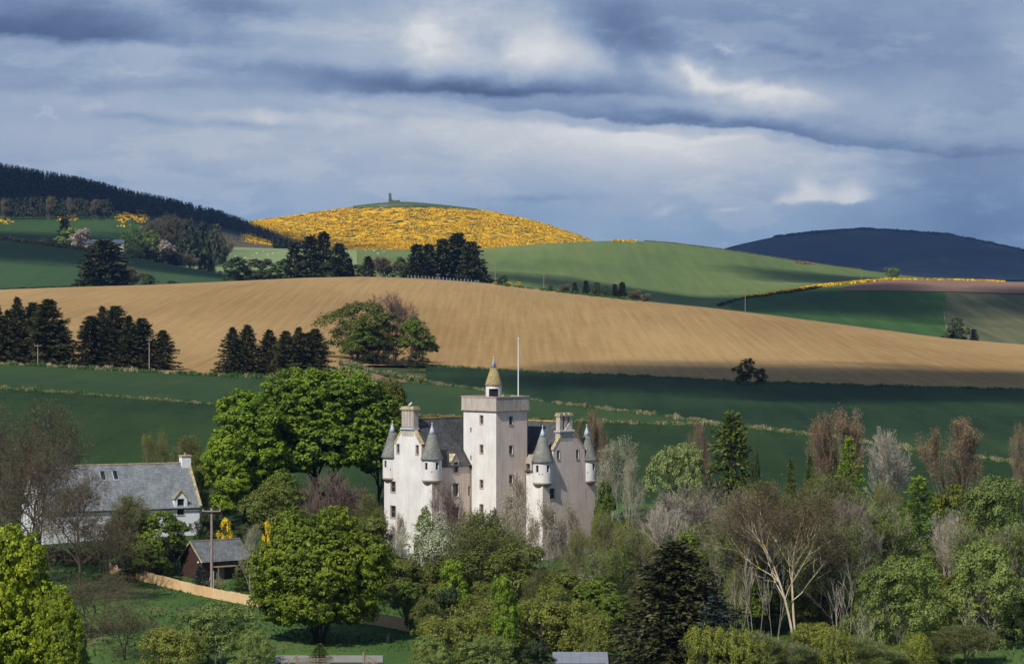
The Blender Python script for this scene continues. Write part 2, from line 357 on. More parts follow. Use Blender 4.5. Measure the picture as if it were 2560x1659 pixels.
def field(name, x0, x1, lower, upper, d0, d1, m, nx=160, ny=60, over=0, under=0, lift=0.0, seed=0, rag=0.0):
    xs = np.linspace(x0, x1, nx); lo = cur(lower)(xs) if not isinstance(lower, (int, float)) else None
    Dl = hitD(xs, lo, d0, d1) if lo is not None else np.full(nx, float(lower))
    Du = hitD(xs, cur(upper)(xs), d0, d1) if not isinstance(upper, (int, float)) else np.full(nx, float(upper))
    if rag:
        r = np.random.default_rng(seed); e = r.normal(0, rag, nx)
        Du = Du + np.convolve(e, np.ones(3) / 3, 'same')
    Dl = Dl - under; Du = np.maximum(Du, Dl + 0.5) + over
    t = np.linspace(0, 1, ny); D = Dl[:, None] + (Du - Dl)[:, None] * t[None, :]
    X = np.broadcast_to(xs[:, None], D.shape); Z = Hpx(X, D) + lift
    V = np.stack([wx(X, D), D, Z], -1).reshape(-1, 3)
    o = linkob(name, np_mesh(name, V, grid_faces(nx, ny), m, True)); o['kind'] = 'structure'; return o
# ------------------------------------------------------------------ land
ROWS = (-math.atan(0.17), 1.9, 130.0)
m_ground = fieldmat('rough_ground', (0.035, 0.05, 0.015), (0.09, 0.10, 0.035), 0.02, None, 0.4, 1.0, 0.5)
m_meadow = fieldmat('meadow', (0.035, 0.075, 0.018), (0.075, 0.125, 0.03), 0.05, None, 0.4, 1.6, 0.5, ((0.17, 0.13, 0.07), 0.07, 0.60, 0.70))
m_lawn = fieldmat('lawn', (0.012, 0.036, 0.008), (0.038, 0.076, 0.014), 0.08, None, 0.4, 2.2, 1.0)
m_cropA = fieldmat('young_barley', (0.010, 0.027, 0.007), (0.027, 0.052, 0.012), 0.016, (-1.45, 5.0, 60.0), 0.5, 0.8, 0.55, tram=(1.35, 18.0, 0.03, (0.045, 0.05, 0.02), 0.5))
m_cropB = fieldmat('young_wheat', (0.020, 0.044, 0.014), (0.040, 0.070, 0.021), 0.010, (-1.45, 6.0, 90.0), 0.40, 0.6, 0.45, tram=(1.35, 20.0, 0.03, (0.06, 0.065, 0.03), 0.4))
m_cropC = fieldmat('winter_wheat', (0.007, 0.023, 0.008), (0.026, 0.052, 0.016), 0.012, (-1.45, 9.0, 160.0), 0.6, 0.5, 0.4, tram=(1.42, 20.0, 0.03, (0.03, 0.035, 0.02), 0.5))
m_soil = fieldmat('ploughed_soil', (0.235, 0.142, 0.053), (0.360, 0.234, 0.095), 0.006, ROWS, 0.55, 0.35, 0.40, ((0.26, 0.20, 0.08), 0.012, 0.58, 0.78))
m_track = fieldmat('bare_earth', (0.16, 0.10, 0.06), (0.27, 0.18, 0.10), 0.03, None, 0.4, 1.0, 0.4)
m_hillgreen = fieldmat('hill_barley', (0.074, 0.116, 0.034), (0.142, 0.178, 0.056), 0.004, (0.9, 9.0, 260.0), 0.40, 0.12, 0.22, ((0.23, 0.22, 0.10), 0.0035, 0.60, 0.8), tram=(1.75, 24.0, 0.03, (0.15, 0.15, 0.06), 0.45))
m_pasture = fieldmat('pale_pasture', (0.125, 0.195, 0.062), (0.215, 0.245, 0.11), 0.006, None, 0.4, 0.2, 0.4)
m_leftgreen = fieldmat('left_wheat', (0.022, 0.052, 0.018), (0.044, 0.082, 0.028), 0.003, (0.5, 10.0, 250.0), 0.3, 0.15, 0.25)
m_leftgrass = fieldmat('left_grass', (0.022, 0.056, 0.014), (0.045, 0.082, 0.020), 0.004, None, 0.3, 0.15, 0.35)
m_darkgreen = fieldmat('right_wheat', (0.020, 0.060, 0.012), (0.050, 0.112, 0.022), 0.004, (0.12, 9.0, 500.0), 0.5, 0.15, 0.25, ((0.07, 0.07, 0.03), 0.02, 0.68, 0.8), tram=(0.12, 22.0, 0.05, (0.06, 0.06, 0.025), 0.9))
m_olive = fieldmat('right_stubble', (0.055, 0.070, 0.028), (0.11, 0.115, 0.050), 0.004, (0.10, 9.0, 500.0), 0.7, 0.15, 0.3, tram=(0.10, 20.0, 0.05, (0.17, 0.13, 0.08), 0.9))
m_redsoil = fieldmat('red_soil', (0.15, 0.09, 0.062), (0.24, 0.145, 0.095), 0.004, None, 0.3, 0.2, 0.3)
m_heather = fieldmat('heather_slope', (0.055, 0.040, 0.028), (0.10, 0.085, 0.05), 0.006, None, 0.3, 0.1, 0.5)
m_gorseground = fieldmat('gorse_slope', (0.030, 0.030, 0.010), (0.085, 0.075, 0.022), 0.01, None, 0.3, 0.15, 0.9, ((0.66, 0.38, 0.003), 0.11, 0.42, 0.56))
m_hilltop = fieldmat('hilltop_grass', (0.055, 0.085, 0.030), (0.10, 0.125, 0.045), 0.01, None, 0.3, 0.1, 0.5, ((0.20, 0.16, 0.11), 0.02, 0.6, 0.7))
m_forestfloor = fieldmat('forest_floor', (0.012, 0.015, 0.010), (0.03, 0.032, 0.018), 0.01, None, 0.3, 0.1, 0.5)
m_farhill = fieldmat('hazed_moor', (0.013, 0.018, 0.028), (0.040, 0.044, 0.056), 0.0022, (0.6, 60.0, 500.0), 0.5, 0.012, 0.6, ((0.075, 0.085, 0.055), 0.0022, 0.50, 0.62))  # blue of the distant haze is partly put into this colour
m_tarmac = plain('lane_surface', (0.21, 0.20, 0.19), 0.9, 0.1, 1.0)

# the ground: one sheet out past the far hill
xs = np.concatenate([np.linspace(-5200, -320, 30), np.linspace(-300, 2700, 230), np.linspace(2720, 7600, 30)])
ds = np.exp(np.linspace(math.log(9), math.log(13400), 230))
Xg, Dg = np.meshgrid(xs, ds, indexing='ij'); Zg = Hpx(Xg, Dg) - sink(Dg)
o = linkob('ground', np_mesh('ground', np.stack([wx(Xg, Dg), Dg, Zg], -1).reshape(-1, 3), grid_faces(len(xs), len(ds)), m_ground, True)); o['kind'] = 'structure'

WL = [(-300, 882), (0, 902), (200, 917), (400, 932), (560, 945), (800, 958), (930, 966), (1230, 976), (1500, 984), (1700, 988)]
WR = [(985, 888), (1100, 903), (1235, 930), (1500, 961), (1700, 988), (1900, 1012), (2150, 1047), (2379, 1076), (2700, 1115)]
WLR = WL[:-1] + WR[4:]
PLEFT = [(-300, 838), (0, 845), (150, 853), (400, 868), (700, 881), (985, 889)] + WR[1:5]
WEDGE_T = [(770, 850), (800, 849), (850, 862), (900, 878), (1000, 890)]
field('meadow', -250, 2700, 240, 398, 0, 0, m_meadow, 260, 80)
field('woodland_floor', 1000, 2700, 398, 455, 0, 0, m_meadow, 120, 30)
field('garden', -250, 1000, 398, 455, 0, 0, m_lawn, 120, 30)
field('barley_field', -300, 2700, 455, WLR, 440, 1000, m_cropA, 260, 60)
field('wheat_field', -300, 1690, WL, PLEFT, 440, 1000, m_cropB, 200, 50)
field('winter_wheat_field', 990, 2700, WR, [(990, 850)] + PLO[8:], 440, 1000, m_cropC, 200, 50)
field('earth_track', 760, 1000, [(760, 880), (1000, 892)], WEDGE_T, 600, 1000, m_track, 50, 16, lift=0.12)
field('ploughed_field', -300, 2700, PLO, PRIDGE, 600, 1520, m_soil, 240, 90, over=70)
LG = [(-300, 537), (0, 558), (130, 575), (300, 600), (515, 638), (640, 652)]
LG2 = [(-300, 545), (0, 566), (100, 585), (190, 603), (300, 622), (420, 640), (515, 653), (640, 665)]
field('left_wheat_field', -300, 640, 1620, LG2, 1620, 2300, m_leftgreen, 90, 50)
field('left_grass_bank', -300, 640, LG2, LG, 1700, 2300, m_leftgrass, 90, 20, over=60)
field('left_hill_pasture', -300, 430, 2400, [(-300, 490), (0, 503), (265, 500), (430, 530)], 2400, 3300, m_leftgrass, 80, 50)
field('heather_slope', 500, 700, 2500, [(500, 535), (600, 556), (700, 580)], 2500, 3400, m_heather, 30, 40)
field('pale_pasture', 415, 830, 2150, [(415, 577), (600, 579), (830, 580)], 2150, 2900, m_pasture, 60, 60, over=40, lift=0.3)
HG_T = [(800, 580), (1000, 580), (1110, 578), (1250, 568), (1380, 561), (1460, 559), (1550, 565), (1700, 584), (1850, 608), (2000, 628), (2130, 643), (2300, 655)]
field('hill_barley_field', 820, 2260, 1640, HG_T, 1650, 2900, m_hillgreen, 220, 120, over=80)
GL = [(1690, 702), (1740, 690), (1850, 675), (1900, 667), (2060, 652), (2200, 652), (2379, 660), (2700, 668)]
field('right_wheat_field', 1700, 2200, 1640, [(1700, 702), (1800, 686), (1900, 678), (2200, 680)], 1640, 2300, m_darkgreen, 80, 60, lift=0.6)
field('right_stubble_field', 2196, 2700, 1640, [(2196, 680), (2379, 686), (2700, 700)], 1640, 2300, m_olive, 60, 60, lift=0.6)
field('red_soil_field', 1960, 2700, [(1960, 678), (2200, 680), (2379, 685), (2700, 699)], [(1960, 672), (2060, 655), (2200, 655), (2379, 661), (2700, 669)], 1900, 2300, m_redsoil, 70, 20, lift=0.9, over=20)
GT = [(560, 525), (590, 514), (700, 499), (800, 484), (880, 474), (950, 471), (1050, 481), (1150, 493), (1250, 516), (1330, 541), (1380, 560)]
field('gorse_hill', 560, 1400, 3150, GT, 3200, 4350, m_gorseground, 160, 90, over=60)
field('hilltop_grass', 820, 1110, [(820, 484), (880, 483), (1000, 482), (1060, 486), (1110, 491)], GT, 3900, 4350, m_hilltop, 40, 14, over=40, lift=0.8)
field('forest_hill', -300, 700, 3150, 3760, 0, 0, m_forestfloor, 90, 50)
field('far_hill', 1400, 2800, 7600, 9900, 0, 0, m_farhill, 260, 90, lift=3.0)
# lane at the foot of the picture and a strip of worn ground above it
field('lane', 640, 890, 331.6, 335.8, 0, 0, m_tarmac, 60, 8, lift=0.10)

# ------------------------------------------------------------------ clouds that shade parts of the land
m_cloud, t = mat('cloud')
oc = objc(t); ln = N(t, 'ShaderNodeVectorMath', operation='LENGTH'); link(t, vmul(t, oc, (1, 1, 0)), ln.inputs[0])
a = mth(t, 'ADD', ln.outputs['Value'], mth(t, 'MULTIPLY', mth(t, 'SUBTRACT', noise(t, vmul(t, oc, (1, 1, 1)), 2.6, 4), 0.5), 0.9))
mr = N(t, 'ShaderNodeMapRange', interpolation_type='SMOOTHSTEP'); link(t, a, mr.inputs[0])
mr.inputs[1].default_value = 1.0; mr.inputs[2].default_value = 0.45; mr.inputs[3].default_value = 0.0; mr.inputs[4].default_value = 0.86
d = N(t, 'ShaderNodeBsdfDiffuse'); d.inputs[0].default_value = (0.85, 0.87, 0.9, 1)
tl = N(t, 'ShaderNodeBsdfTranslucent'); tl.inputs[0].default_value = (0.8, 0.82, 0.86, 1)
m1 = N(t, 'ShaderNodeMixShader'); m1.inputs[0].default_value = 0.3; link(t, d.outputs[0], m1.inputs[1]); link(t, tl.outputs[0], m1.inputs[2])
tp = N(t, 'ShaderNodeBsdfTransparent'); m2 = N(t, 'ShaderNodeMixShader'); link(t, mr.outputs[0], m2.inputs[0])
link(t, tp.outputs[0], m2.inputs[1]); link(t, m1.outputs[0], m2.inputs[2]); oo = N(t, 'ShaderNodeOutputMaterial'); link(t, m2.outputs[0], oo.inputs[0])
def cloud_obj(X, Y, Z, rx, ry, rz, seed, h=900.0, thick=0.25):
    """a flat-bottomed cloud whose shade falls on the land at (X, Y, Z)"""
    rng = np.random.default_rng(seed); n, k = 40, 14
    th = np.linspace(0, 2 * PI, n, endpoint=False); ph = np.linspace(-PI / 2, PI / 2, k); vs = []
    for p in ph:
        for a_ in th:
            r = math.cos(p); z = math.sin(p) * (0.35 if p < 0 else 1.0) * thick
            b = 1 + 0.12 * math.sin(3 * a_ + seed) + 0.08 * math.sin(7 * a_ + 2 * seed)
            vs.append((r * math.cos(a_) * b, r * math.sin(a_) * b, z * (1 + 0.25 * rng.random())))
    fs = [(i * n + j, i * n + (j + 1) % n, (i + 1) * n + (j + 1) % n, (i + 1) * n + j) for i in range(k - 1) for j in range(n)]
    o = linkob('cloud', np_mesh('cloud', np.array(vs), np.array(fs), m_cloud, True))
    s = (h - Z) / SUN.z; o.location = (X + SUN.x * s, Y + SUN.y * s, h); o.scale = (rx, ry, (rx + ry) / 2); o.rotation_euler = (0, 0, rz)
    o['kind'] = 'stuff'; return o
def shade(x0, D0, x1, D1, half, seed, h=900.0):
    """shade running from one place on the land to another"""
    a_ = Vector((wx(x0, D0), D0)); b_ = Vector((wx(x1, D1), D1)); c_ = (a_ + b_) / 2; d_ = b_ - a_
    z = float(H(c_.x, c_.y)); cloud_obj(c_.x, c_.y, z, d_.length / 2 * 1.25, half, math.atan2(d_.y, d_.x), seed, h)
def shade2(x0, y0, x1, y1, d0, d1, half, seed, h=900.0):
    """the same, between two places given by where they show"""
    shade(x0, float(hitD(x0, y0, d0, d1)[0]), x1, float(hitD(x1, y1, d0, d1)[0]), half, seed, h)
shade2(1080, 872, 2900, 905, 600, 1400, 125, 3)      # foot of the ploughed hill and the dark wheat
shade2(1300, 672, 2050, 660, 1650, 2900, 260, 5)     # hollow of the green hill
shade2(1790, 622, 2500, 650, 2300, 2900, 130, 8)     # its far right shoulder
shade(-450, 2700, 470, 2650, 330, 9, 1000)          # farm and pasture on the left
shade(-350, 3500, 760, 3600, 420, 11, 1100)         # the forest
shade2(-200, 595, 560, 640, 1620, 2300, 150, 12)
shade(900, 9000, 3000, 9000, 1900, 14, 1500)        # the far hill
shade2(2250, 700, 2900, 720, 1650, 2300, 150, 21)
# ------------------------------------------------------------------ plant builders
def leaves(P, Nn, size, rng, aspect=0.62, jit=0.35):
    """one kite-shaped leaf spray per point"""
    n = len(P); Nn = Nn + rng.normal(0, jit, (n, 3)); Nn /= np.linalg.norm(Nn, axis=1)[:, None] + 1e-9
    r = rng.normal(0, 1, (n, 3)); t = np.cross(Nn, r); t /= np.linalg.norm(t, axis=1)[:, None] + 1e-9
    b = np.cross(Nn, t); s = (size * rng.uniform(0.6, 1.35, n))[:, None]
    V = np.stack([P - t * s * 0.5, P + b * s * 0.5 * aspect - t * s * 0.08, P + t * s * 0.5, P - b * s * 0.5 * aspect - t * s * 0.08], 1)
    return V.reshape(-1, 3)
def quads(V): return np.arange(len(V)).reshape(-1, 4)
def sprays(P, T, size, rng, aspect=0.3, twist=1.0):
    """elongated sprays laid along T"""
    n = len(P); T = T / (np.linalg.norm(T, axis=1)[:, None] + 1e-9)
    r = rng.normal(0, 1, (n, 3)); r[:, 2] *= twist; b = np.cross(T, r); b /= np.linalg.norm(b, axis=1)[:, None] + 1e-9
    s = (size * rng.uniform(0.6, 1.3, n))[:, None]
    return np.stack([P, P + T * s * 0.45 + b * s * aspect / 2, P + T * s, P + T * s * 0.45 - b * s * aspect / 2], 1).reshape(-1, 3)
def tubes(segs, k=4):
    A = np.array([s[0] for s in segs], float); B_ = np.array([s[1] for s in segs], float)
    ra = np.array([s[2] for s in segs])[:, None, None]; rb = np.array([s[3] for s in segs])[:, None, None]
    d = B_ - A; d /= np.linalg.norm(d, axis=1)[:, None] + 1e-9
    h = np.where(np.abs(d[:, 2:3]) > 0.9, np.array([[1.0, 0, 0]]), np.array([[0, 0, 1.0]]))
    u = np.cross(d, h); u /= np.linalg.norm(u, axis=1)[:, None] + 1e-9; v = np.cross(d, u)
    a = np.arange(k) * 2 * PI / k; ring = u[:, None, :] * np.cos(a)[None, :, None] + v[:, None, :] * np.sin(a)[None, :, None]
    V = np.concatenate([A[:, None] + ring * ra, B_[:, None] + ring * rb], 1).reshape(-1, 3)
    i = np.arange(k); q = np.stack([i, (i + 1) % k, (i + 1) % k + k, i + k], 1)
    Fc = (np.arange(len(segs)) * 2 * k)[:, None, None] + q[None]
    return V, Fc.reshape(-1, 4)
def grow(rng, Ht, lev=5, kids=(7, 5, 5, 4, 3), ang=(0.6, 0.7), up=0.12, ratio=0.62, trunk=0.3, r0=None, jit=0.12, stems=1, minr=0.018, start=0.35, lean=0.0):
    segs = []; tips = []
    def br(p, d, L, r, l):
        n = 5 if l == 0 else (4 if l < 3 else 2); q = p
        for i in range(n):
            d = d + rng.normal(0, jit * (1 if l else 0.5), 3); d[2] += up * (0.5 if l == 0 else 1)
            d = d / np.linalg.norm(d); q = p + d * L / n; r2 = max(minr, r * (1 - 0.55 / n))
            segs.append((p, q, r, r2, l)); p = q; r = r2
            f = (i + 1) / n
            if l < lev - 1 and f > (trunk if l == 0 else start):
                c = kids[l] / n / (1 - (trunk if l == 0 else start)) * 1.0
                for _ in range(int(c + rng.random())):
                    side(p, d, L * ratio * (1.15 - 0.45 * f) * rng.uniform(0.75, 1.2), r * 0.62, l + 1)
        tips.append((p, d, l))
        if l < lev - 1: side(p, d, L * ratio * 0.75, r * 0.8, l + 1, 0.25)
    def side(p, d, L, r, l, k=1.0):
        a = rng.normal(0, 1, 3); a -= d * a.dot(d); a /= np.linalg.norm(a); th = rng.uniform(*ang) * k
        br(p, d * math.cos(th) + a * math.sin(th), L, max(minr, r), l)
    L0 = Ht * 0.55; r0 = r0 or Ht * 0.018
    for s in range(stems):
        a = rng.uniform(0, 2 * PI); q = 0.0 if stems == 1 else rng.uniform(0.08, 0.42)
        br(np.array([math.cos(a) * q * 1.2, math.sin(a) * q * 1.2, -0.3]), np.array([math.cos(a) * q + lean, math.sin(a) * q, 1.0]), L0 * rng.uniform(0.8, 1.1), r0 * (1 if stems == 1 else 0.65), 0)
    return segs, tips
def skin(segs, thick=1):
    big = [s for s in segs if s[4] <= thick]; small = [s for s in segs if s[4] > thick]
    V, Fc = tubes(big, 6)
    if small:
        V2, F2 = tubes(small, 3); Fc = np.concatenate([Fc, F2 + len(V)]); V = np.concatenate([V, V2])
    return V, Fc
def blobs(rng, lobes, nc, cr, per, leaf, flat=0.6, low=-0.35, fill=0.15, upn=0.5, aspect=0.62):
    """leaf clumps over the outside of a few lobes, each clump a small dome of leaves"""
    L = np.array(lobes, float); w = (L[:, 3] * L[:, 4]) ** 0.9; w /= w.sum(); P = []; Q = []
    while len(P) < nc:
        l = L[rng.choice(len(L), p=w)]; u = rng.normal(0, 1, 3); u /= np.linalg.norm(u)
        if u[2] < low: continue
        p = l[:3] + u * l[3:6] * (rng.uniform(0.80, 1.04) if rng.random() > fill else rng.uniform(0.35, 0.8))
        e = ((p - L[:, :3]) / L[:, 3:6]); inside = (np.linalg.norm(e, axis=1) < 0.72).any()
        if inside and rng.random() > fill: continue
        P.append(p); Q.append(u)
    P = np.array(P); Q = np.array(Q); P = np.repeat(P, per, 0); Q = np.repeat(Q, per, 0); n = len(P)
    u = rng.normal(0, 1, (n, 3)); u += Q * 0.6 + np.array([0, 0, 0.45]); u /= np.linalg.norm(u, axis=1)[:, None]
    sz = np.repeat(rng.uniform(0.6, 1.35, nc), per)[:, None]
    X = P + u * np.array([1, 1, flat]) * cr * sz * rng.uniform(0.55, 1.0, (n, 1))
    return leaves(X, u + np.array([0, 0, upn]) + Q * 0.3, leaf, rng, aspect)
def conifer(rng, Ht, R, step=0.36, nb=6, spray=0.6, droop=0.35, dens=4.0, base=0.06, power=0.8, ragged=0.2, asp=0.34, up=0.0):
    P = []; T = []; z = Ht * base; segs = [(np.array([0, 0, -0.3]), np.array([0, 0, Ht * 0.5]), Ht * 0.018, Ht * 0.011, 0), (np.array([0, 0, Ht * 0.5]), np.array([0, 0, Ht * 0.99]), Ht * 0.011, 0.03, 0)]
    side = rng.uniform(0.8, 1.2, 8)
    while z < Ht * 0.985:
        f = z / Ht; Lr = R * max(0.02, (1 - f)) ** power * (1 if f > base + 0.1 else 0.85)
        for b in range(nb):
            a = rng.uniform(0, 2 * PI); L = Lr * rng.uniform(1 - ragged * 1.5, 1 + ragged) * side[int(a / (2 * PI) * 8) % 8]
            rise = up + 0.55 * f - droop * (1 - f); d = np.array([math.cos(a), math.sin(a), rise]); n = max(3, int(L * dens))
            t = np.sqrt(rng.uniform(0.03, 1, n)); pts = np.outer(t * L, d) + np.array([0, 0, z]); pts[:, 2] -= (t ** 2) * L * droop * 0.5; pts[:, 2] += (t ** 4) * L * 0.12
            sgn = rng.choice([-1, 1], n); sd = np.array([-math.sin(a), math.cos(a), 0])
            tt = d[None] * rng.uniform(0.5, 1.2, (n, 1)) + sd[None] * (sgn * rng.uniform(0.2, 1.1, n))[:, None]; tt[:, 2] -= rng.uniform(-0.2, 0.75, n) - 0.1; pts += rng.normal(0, 0.12, pts.shape)
            P.append(pts); T.append(tt)
            if L > 1.2 and rng.random() < 0.5: segs.append((np.array([0, 0, z]), np.array([0, 0, z]) + d * L * 0.8 + np.array([0, 0, -L * droop * 0.3]), 0.05, 0.02, 1))
        z += step * (0.6 + 0.8 * (1 - f)) * rng.uniform(0.8, 1.2)
    P.append(np.array([[0, 0, Ht * 0.97]] * 4)); T.append(rng.normal(0, 0.2, (4, 3)) + np.array([0, 0, 1]))
    P = np.concatenate(P); T = np.concatenate(T)
    return sprays(P, T, spray, rng, asp, 0.6), segs

# leaf and bark colours
c_syc = leafmat('sycamore_leaf', [(0.058, 0.107, 0.009), (0.113, 0.189, 0.012), (0.189, 0.267, 0.018)], 0.32)
c_lime = leafmat('lime_leaf', [(0.081, 0.144, 0.009), (0.155, 0.244, 0.012), (0.243, 0.331, 0.018)], 0.36)
c_maple = leafmat('maple_leaf', [(0.060, 0.095, 0.006), (0.130, 0.185, 0.009), (0.225, 0.275, 0.013)], 0.36)
c_yell = leafmat('bright_maple_leaf', [(0.080, 0.120, 0.005), (0.180, 0.240, 0.008), (0.320, 0.370, 0.012)], 0.38)
c_bronze = leafmat('bronze_leaf', [(0.078, 0.066, 0.010), (0.124, 0.126, 0.014), (0.156, 0.180, 0.018)], 0.3)
c_olive = leafmat('olive_leaf', [(0.063, 0.072, 0.014), (0.113, 0.130, 0.020), (0.166, 0.192, 0.030)], 0.3)
c_green = leafmat('green_leaf', [(0.060, 0.094, 0.012), (0.106, 0.149, 0.016), (0.157, 0.214, 0.022)], 0.3)
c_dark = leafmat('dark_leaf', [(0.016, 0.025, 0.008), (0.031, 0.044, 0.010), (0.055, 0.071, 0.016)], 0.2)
c_willow = leafmat('willow_leaf', [(0.097, 0.133, 0.030), (0.157, 0.209, 0.046), (0.230, 0.285, 0.068)], 0.3, 0.4)
c_pale = leafmat('pale_willow_leaf', [(0.14, 0.18, 0.055), (0.22, 0.265, 0.085), (0.30, 0.34, 0.12)], 0.3, 0.4)
c_white = leafmat('silver_leaf', [(0.16, 0.18, 0.09), (0.27, 0.30, 0.17), (0.40, 0.42, 0.29)], 0.3, 0.5)
c_blossom = leafmat('cream_blossom', [(0.20, 0.15, 0.08), (0.42, 0.36, 0.25), (0.62, 0.56, 0.44)], 0.3, 0.5)
c_pinkb = leafmat('pale_blossom', [(0.22, 0.17, 0.14), (0.36, 0.29, 0.24), (0.50, 0.42, 0.36)], 0.3, 0.5)
c_rust = leafmat('rusty_bud', [(0.17, 0.095, 0.045), (0.28, 0.165, 0.080), (0.36, 0.24, 0.13)], 0.3, 0.5)
c_budb = leafmat('brown_bud', [(0.095, 0.070, 0.026), (0.150, 0.120, 0.038), (0.20, 0.175, 0.052)], 0.3, 0.5)
c_budg = leafmat('green_bud', [(0.101, 0.108, 0.018), (0.166, 0.180, 0.028), (0.238, 0.259, 0.035)], 0.3, 0.5)
c_spruce = leafmat('spruce_needle', [(0.012, 0.018, 0.007), (0.026, 0.034, 0.011), (0.052, 0.058, 0.017)], 0.12)
c_spruce2 = leafmat('brown_spruce_needle', [(0.020, 0.023, 0.008), (0.042, 0.045, 0.013), (0.080, 0.078, 0.022)], 0.12)
c_spruceb = leafmat('blue_spruce_needle', [(0.016, 0.026, 0.020), (0.030, 0.046, 0.034), (0.055, 0.078, 0.056)], 0.12)
c_larch = leafmat('larch_needle', [(0.068, 0.115, 0.010), (0.128, 0.196, 0.014), (0.195, 0.270, 0.020)], 0.3)
c_pine = leafmat('pine_needle', [(0.042, 0.065, 0.010), (0.077, 0.104, 0.015), (0.140, 0.156, 0.025)], 0.2)
c_yellow = leafmat('yellow_flower', [(0.50, 0.33, 0.008), (0.72, 0.50, 0.012), (0.85, 0.64, 0.03)], 0.3)
c_gorse = leafmat('gorse_flower', [(0.34, 0.24, 0.008), (0.66, 0.38, 0.002), (0.82, 0.49, 0.003), (0.90, 0.57, 0.004)], 0.15, 0.03)
c_red = leafmat('red_hedge_leaf', [(0.05, 0.022, 0.014), (0.10, 0.035, 0.020), (0.16, 0.06, 0.03)], 0.25)
c_straw = leafmat('dry_grass', [(0.10, 0.13, 0.04), (0.26, 0.23, 0.11), (0.46, 0.40, 0.24)], 0.3, 0.3)
c_grass = leafmat('verge_grass', [(0.025, 0.07, 0.015), (0.045, 0.11, 0.02), (0.09, 0.15, 0.04)], 0.3, 0.3)
c_fgreen = leafmat('distant_green_leaf', [(0.018, 0.038, 0.010), (0.036, 0.062, 0.014), (0.060, 0.090, 0.020)], 0.2)
c_folive = leafmat('distant_olive_leaf', [(0.022, 0.028, 0.012), (0.042, 0.050, 0.018), (0.068, 0.078, 0.028)], 0.2)
k_brown = plain('brown_bark', (0.075, 0.058, 0.042), 0.9, 0.35, 2.0)
k_dark = plain('dark_bark', (0.035, 0.028, 0.021), 0.9, 0.35, 2.0)
k_grey = plain('grey_bark', (0.175, 0.150, 0.115), 0.9, 0.35, 1.5)
k_purple = plain('reddish_bark', (0.105, 0.085, 0.065), 0.9, 0.3, 2.0)
k_red = plain('red_twig', (0.14, 0.095, 0.078), 0.9, 0.3, 2.0)
m_, t = mat('lichen_bark')
v = noise(t, vmul(t, objc(t), (1.2, 1.2, 0.35)), 1.5, 4)
finish(t, ramp(t, v, [(0.35, (0.52, 0.45, 0.37)), (0.52, (0.44, 0.36, 0.24)), (0.62, (0.52, 0.36, 0.07))]), 0.85, v, 0.2, 0.03); k_lichen = m_
k_white = plain('pale_bark', (0.33, 0.29, 0.23), 0.85, 0.3, 1.2)

k_twig = plain('twig_bark', (0.115, 0.088, 0.060), 0.9, 0.3, 2.0)
PROTO = {}
def proto(key, parts, Ht=None):
    """parts: (part name, vertices, faces, material)"""
    V = np.concatenate([p[1] for p in parts]); z = np.percentile(V[:, 2], 99.7)
    r = np.percentile(np.abs(V[:, 0]), 98.5)
    PROTO[key] = dict(parts=[(n, np_mesh(key + '_' + n, v_, f_, m_)) for n, v_, f_, m_ in parts], H=float(z), R=float(r))
def lf(V, m, name='crown'): return (name, V, quads(V), m)
def core(rng, lobes, n, f, leaf):
    L = np.array(lobes, float); w = L[:, 3] * L[:, 4]; i = rng.choice(len(L), n, p=w / w.sum()); u = rng.normal(0, 1, (n, 3)); u /= np.linalg.norm(u, axis=1)[:, None]
    return leaves(L[i, :3] + u * L[i, 3:6] * f * rng.uniform(0.75, 1, (n, 1)), u, leaf, rng, 0.9)
def broad(key, seed, lobes, nc, cr, per, leaf, m, bark=k_brown, stems=1, Ht=18, **kw):
    rng = np.random.default_rng(seed); V = np.concatenate([blobs(rng, lobes, nc, cr, per, leaf, **kw), core(rng, lobes, nc * 3, 0.72, leaf * 2.6)])
    sg, _ = grow(rng, Ht * 0.72, 4, (7, 5, 4, 3), (0.4, 0.8), 0.1, 0.6, 0.25, Ht * 0.022, stems=stems)
    tv, tf = skin(sg); proto(key, [('trunk', tv, tf, bark), lf(V, m)])
def rlobes(rng, n, R, z0, z1, r0, r1, hf=0.8, core=True):
    out = [(0, 0, (z0 + z1) / 2, R * 0.62, R * 0.62, (z1 - z0) / 2 * 0.92)] if core else []
    for i in range(n):
        z = rng.uniform(z0, z1); f = (z - z0) / (z1 - z0); w = math.sin(PI * min(1, 0.18 + 0.82 * f) * 0.98) ** 0.6; a = i * 2.4 + rng.uniform(-0.4, 0.4); q = R * w * rng.uniform(0.40, 0.88); r = rng.uniform(r0 * 0.75, r1)
        out.append((math.cos(a) * q, math.sin(a) * q, min(z, z1 - r * hf * 0.7), r, r, r * hf))
    return out
def bushy(key, seed, R, Ht, nl, nc, cr, per, leaf, m, bark=k_brown, z0=0.12, lob=(0.3, 0.5), **kw):
    rng = np.random.default_rng(seed); L = rlobes(rng, nl, R, Ht * z0, Ht * 0.98, R * lob[0], R * lob[1])
    V = blobs(rng, L, nc, cr, per, leaf, **kw); V = V[:]
    sg, _ = grow(rng, Ht * 0.8, 3, (6, 4, 3), (0.3, 0.7), 0.12, 0.6, 0.15, Ht * 0.015, stems=4)
    tv, tf = skin(sg, 0); proto(key, [('trunk', tv, tf, bark), lf(V, m)])
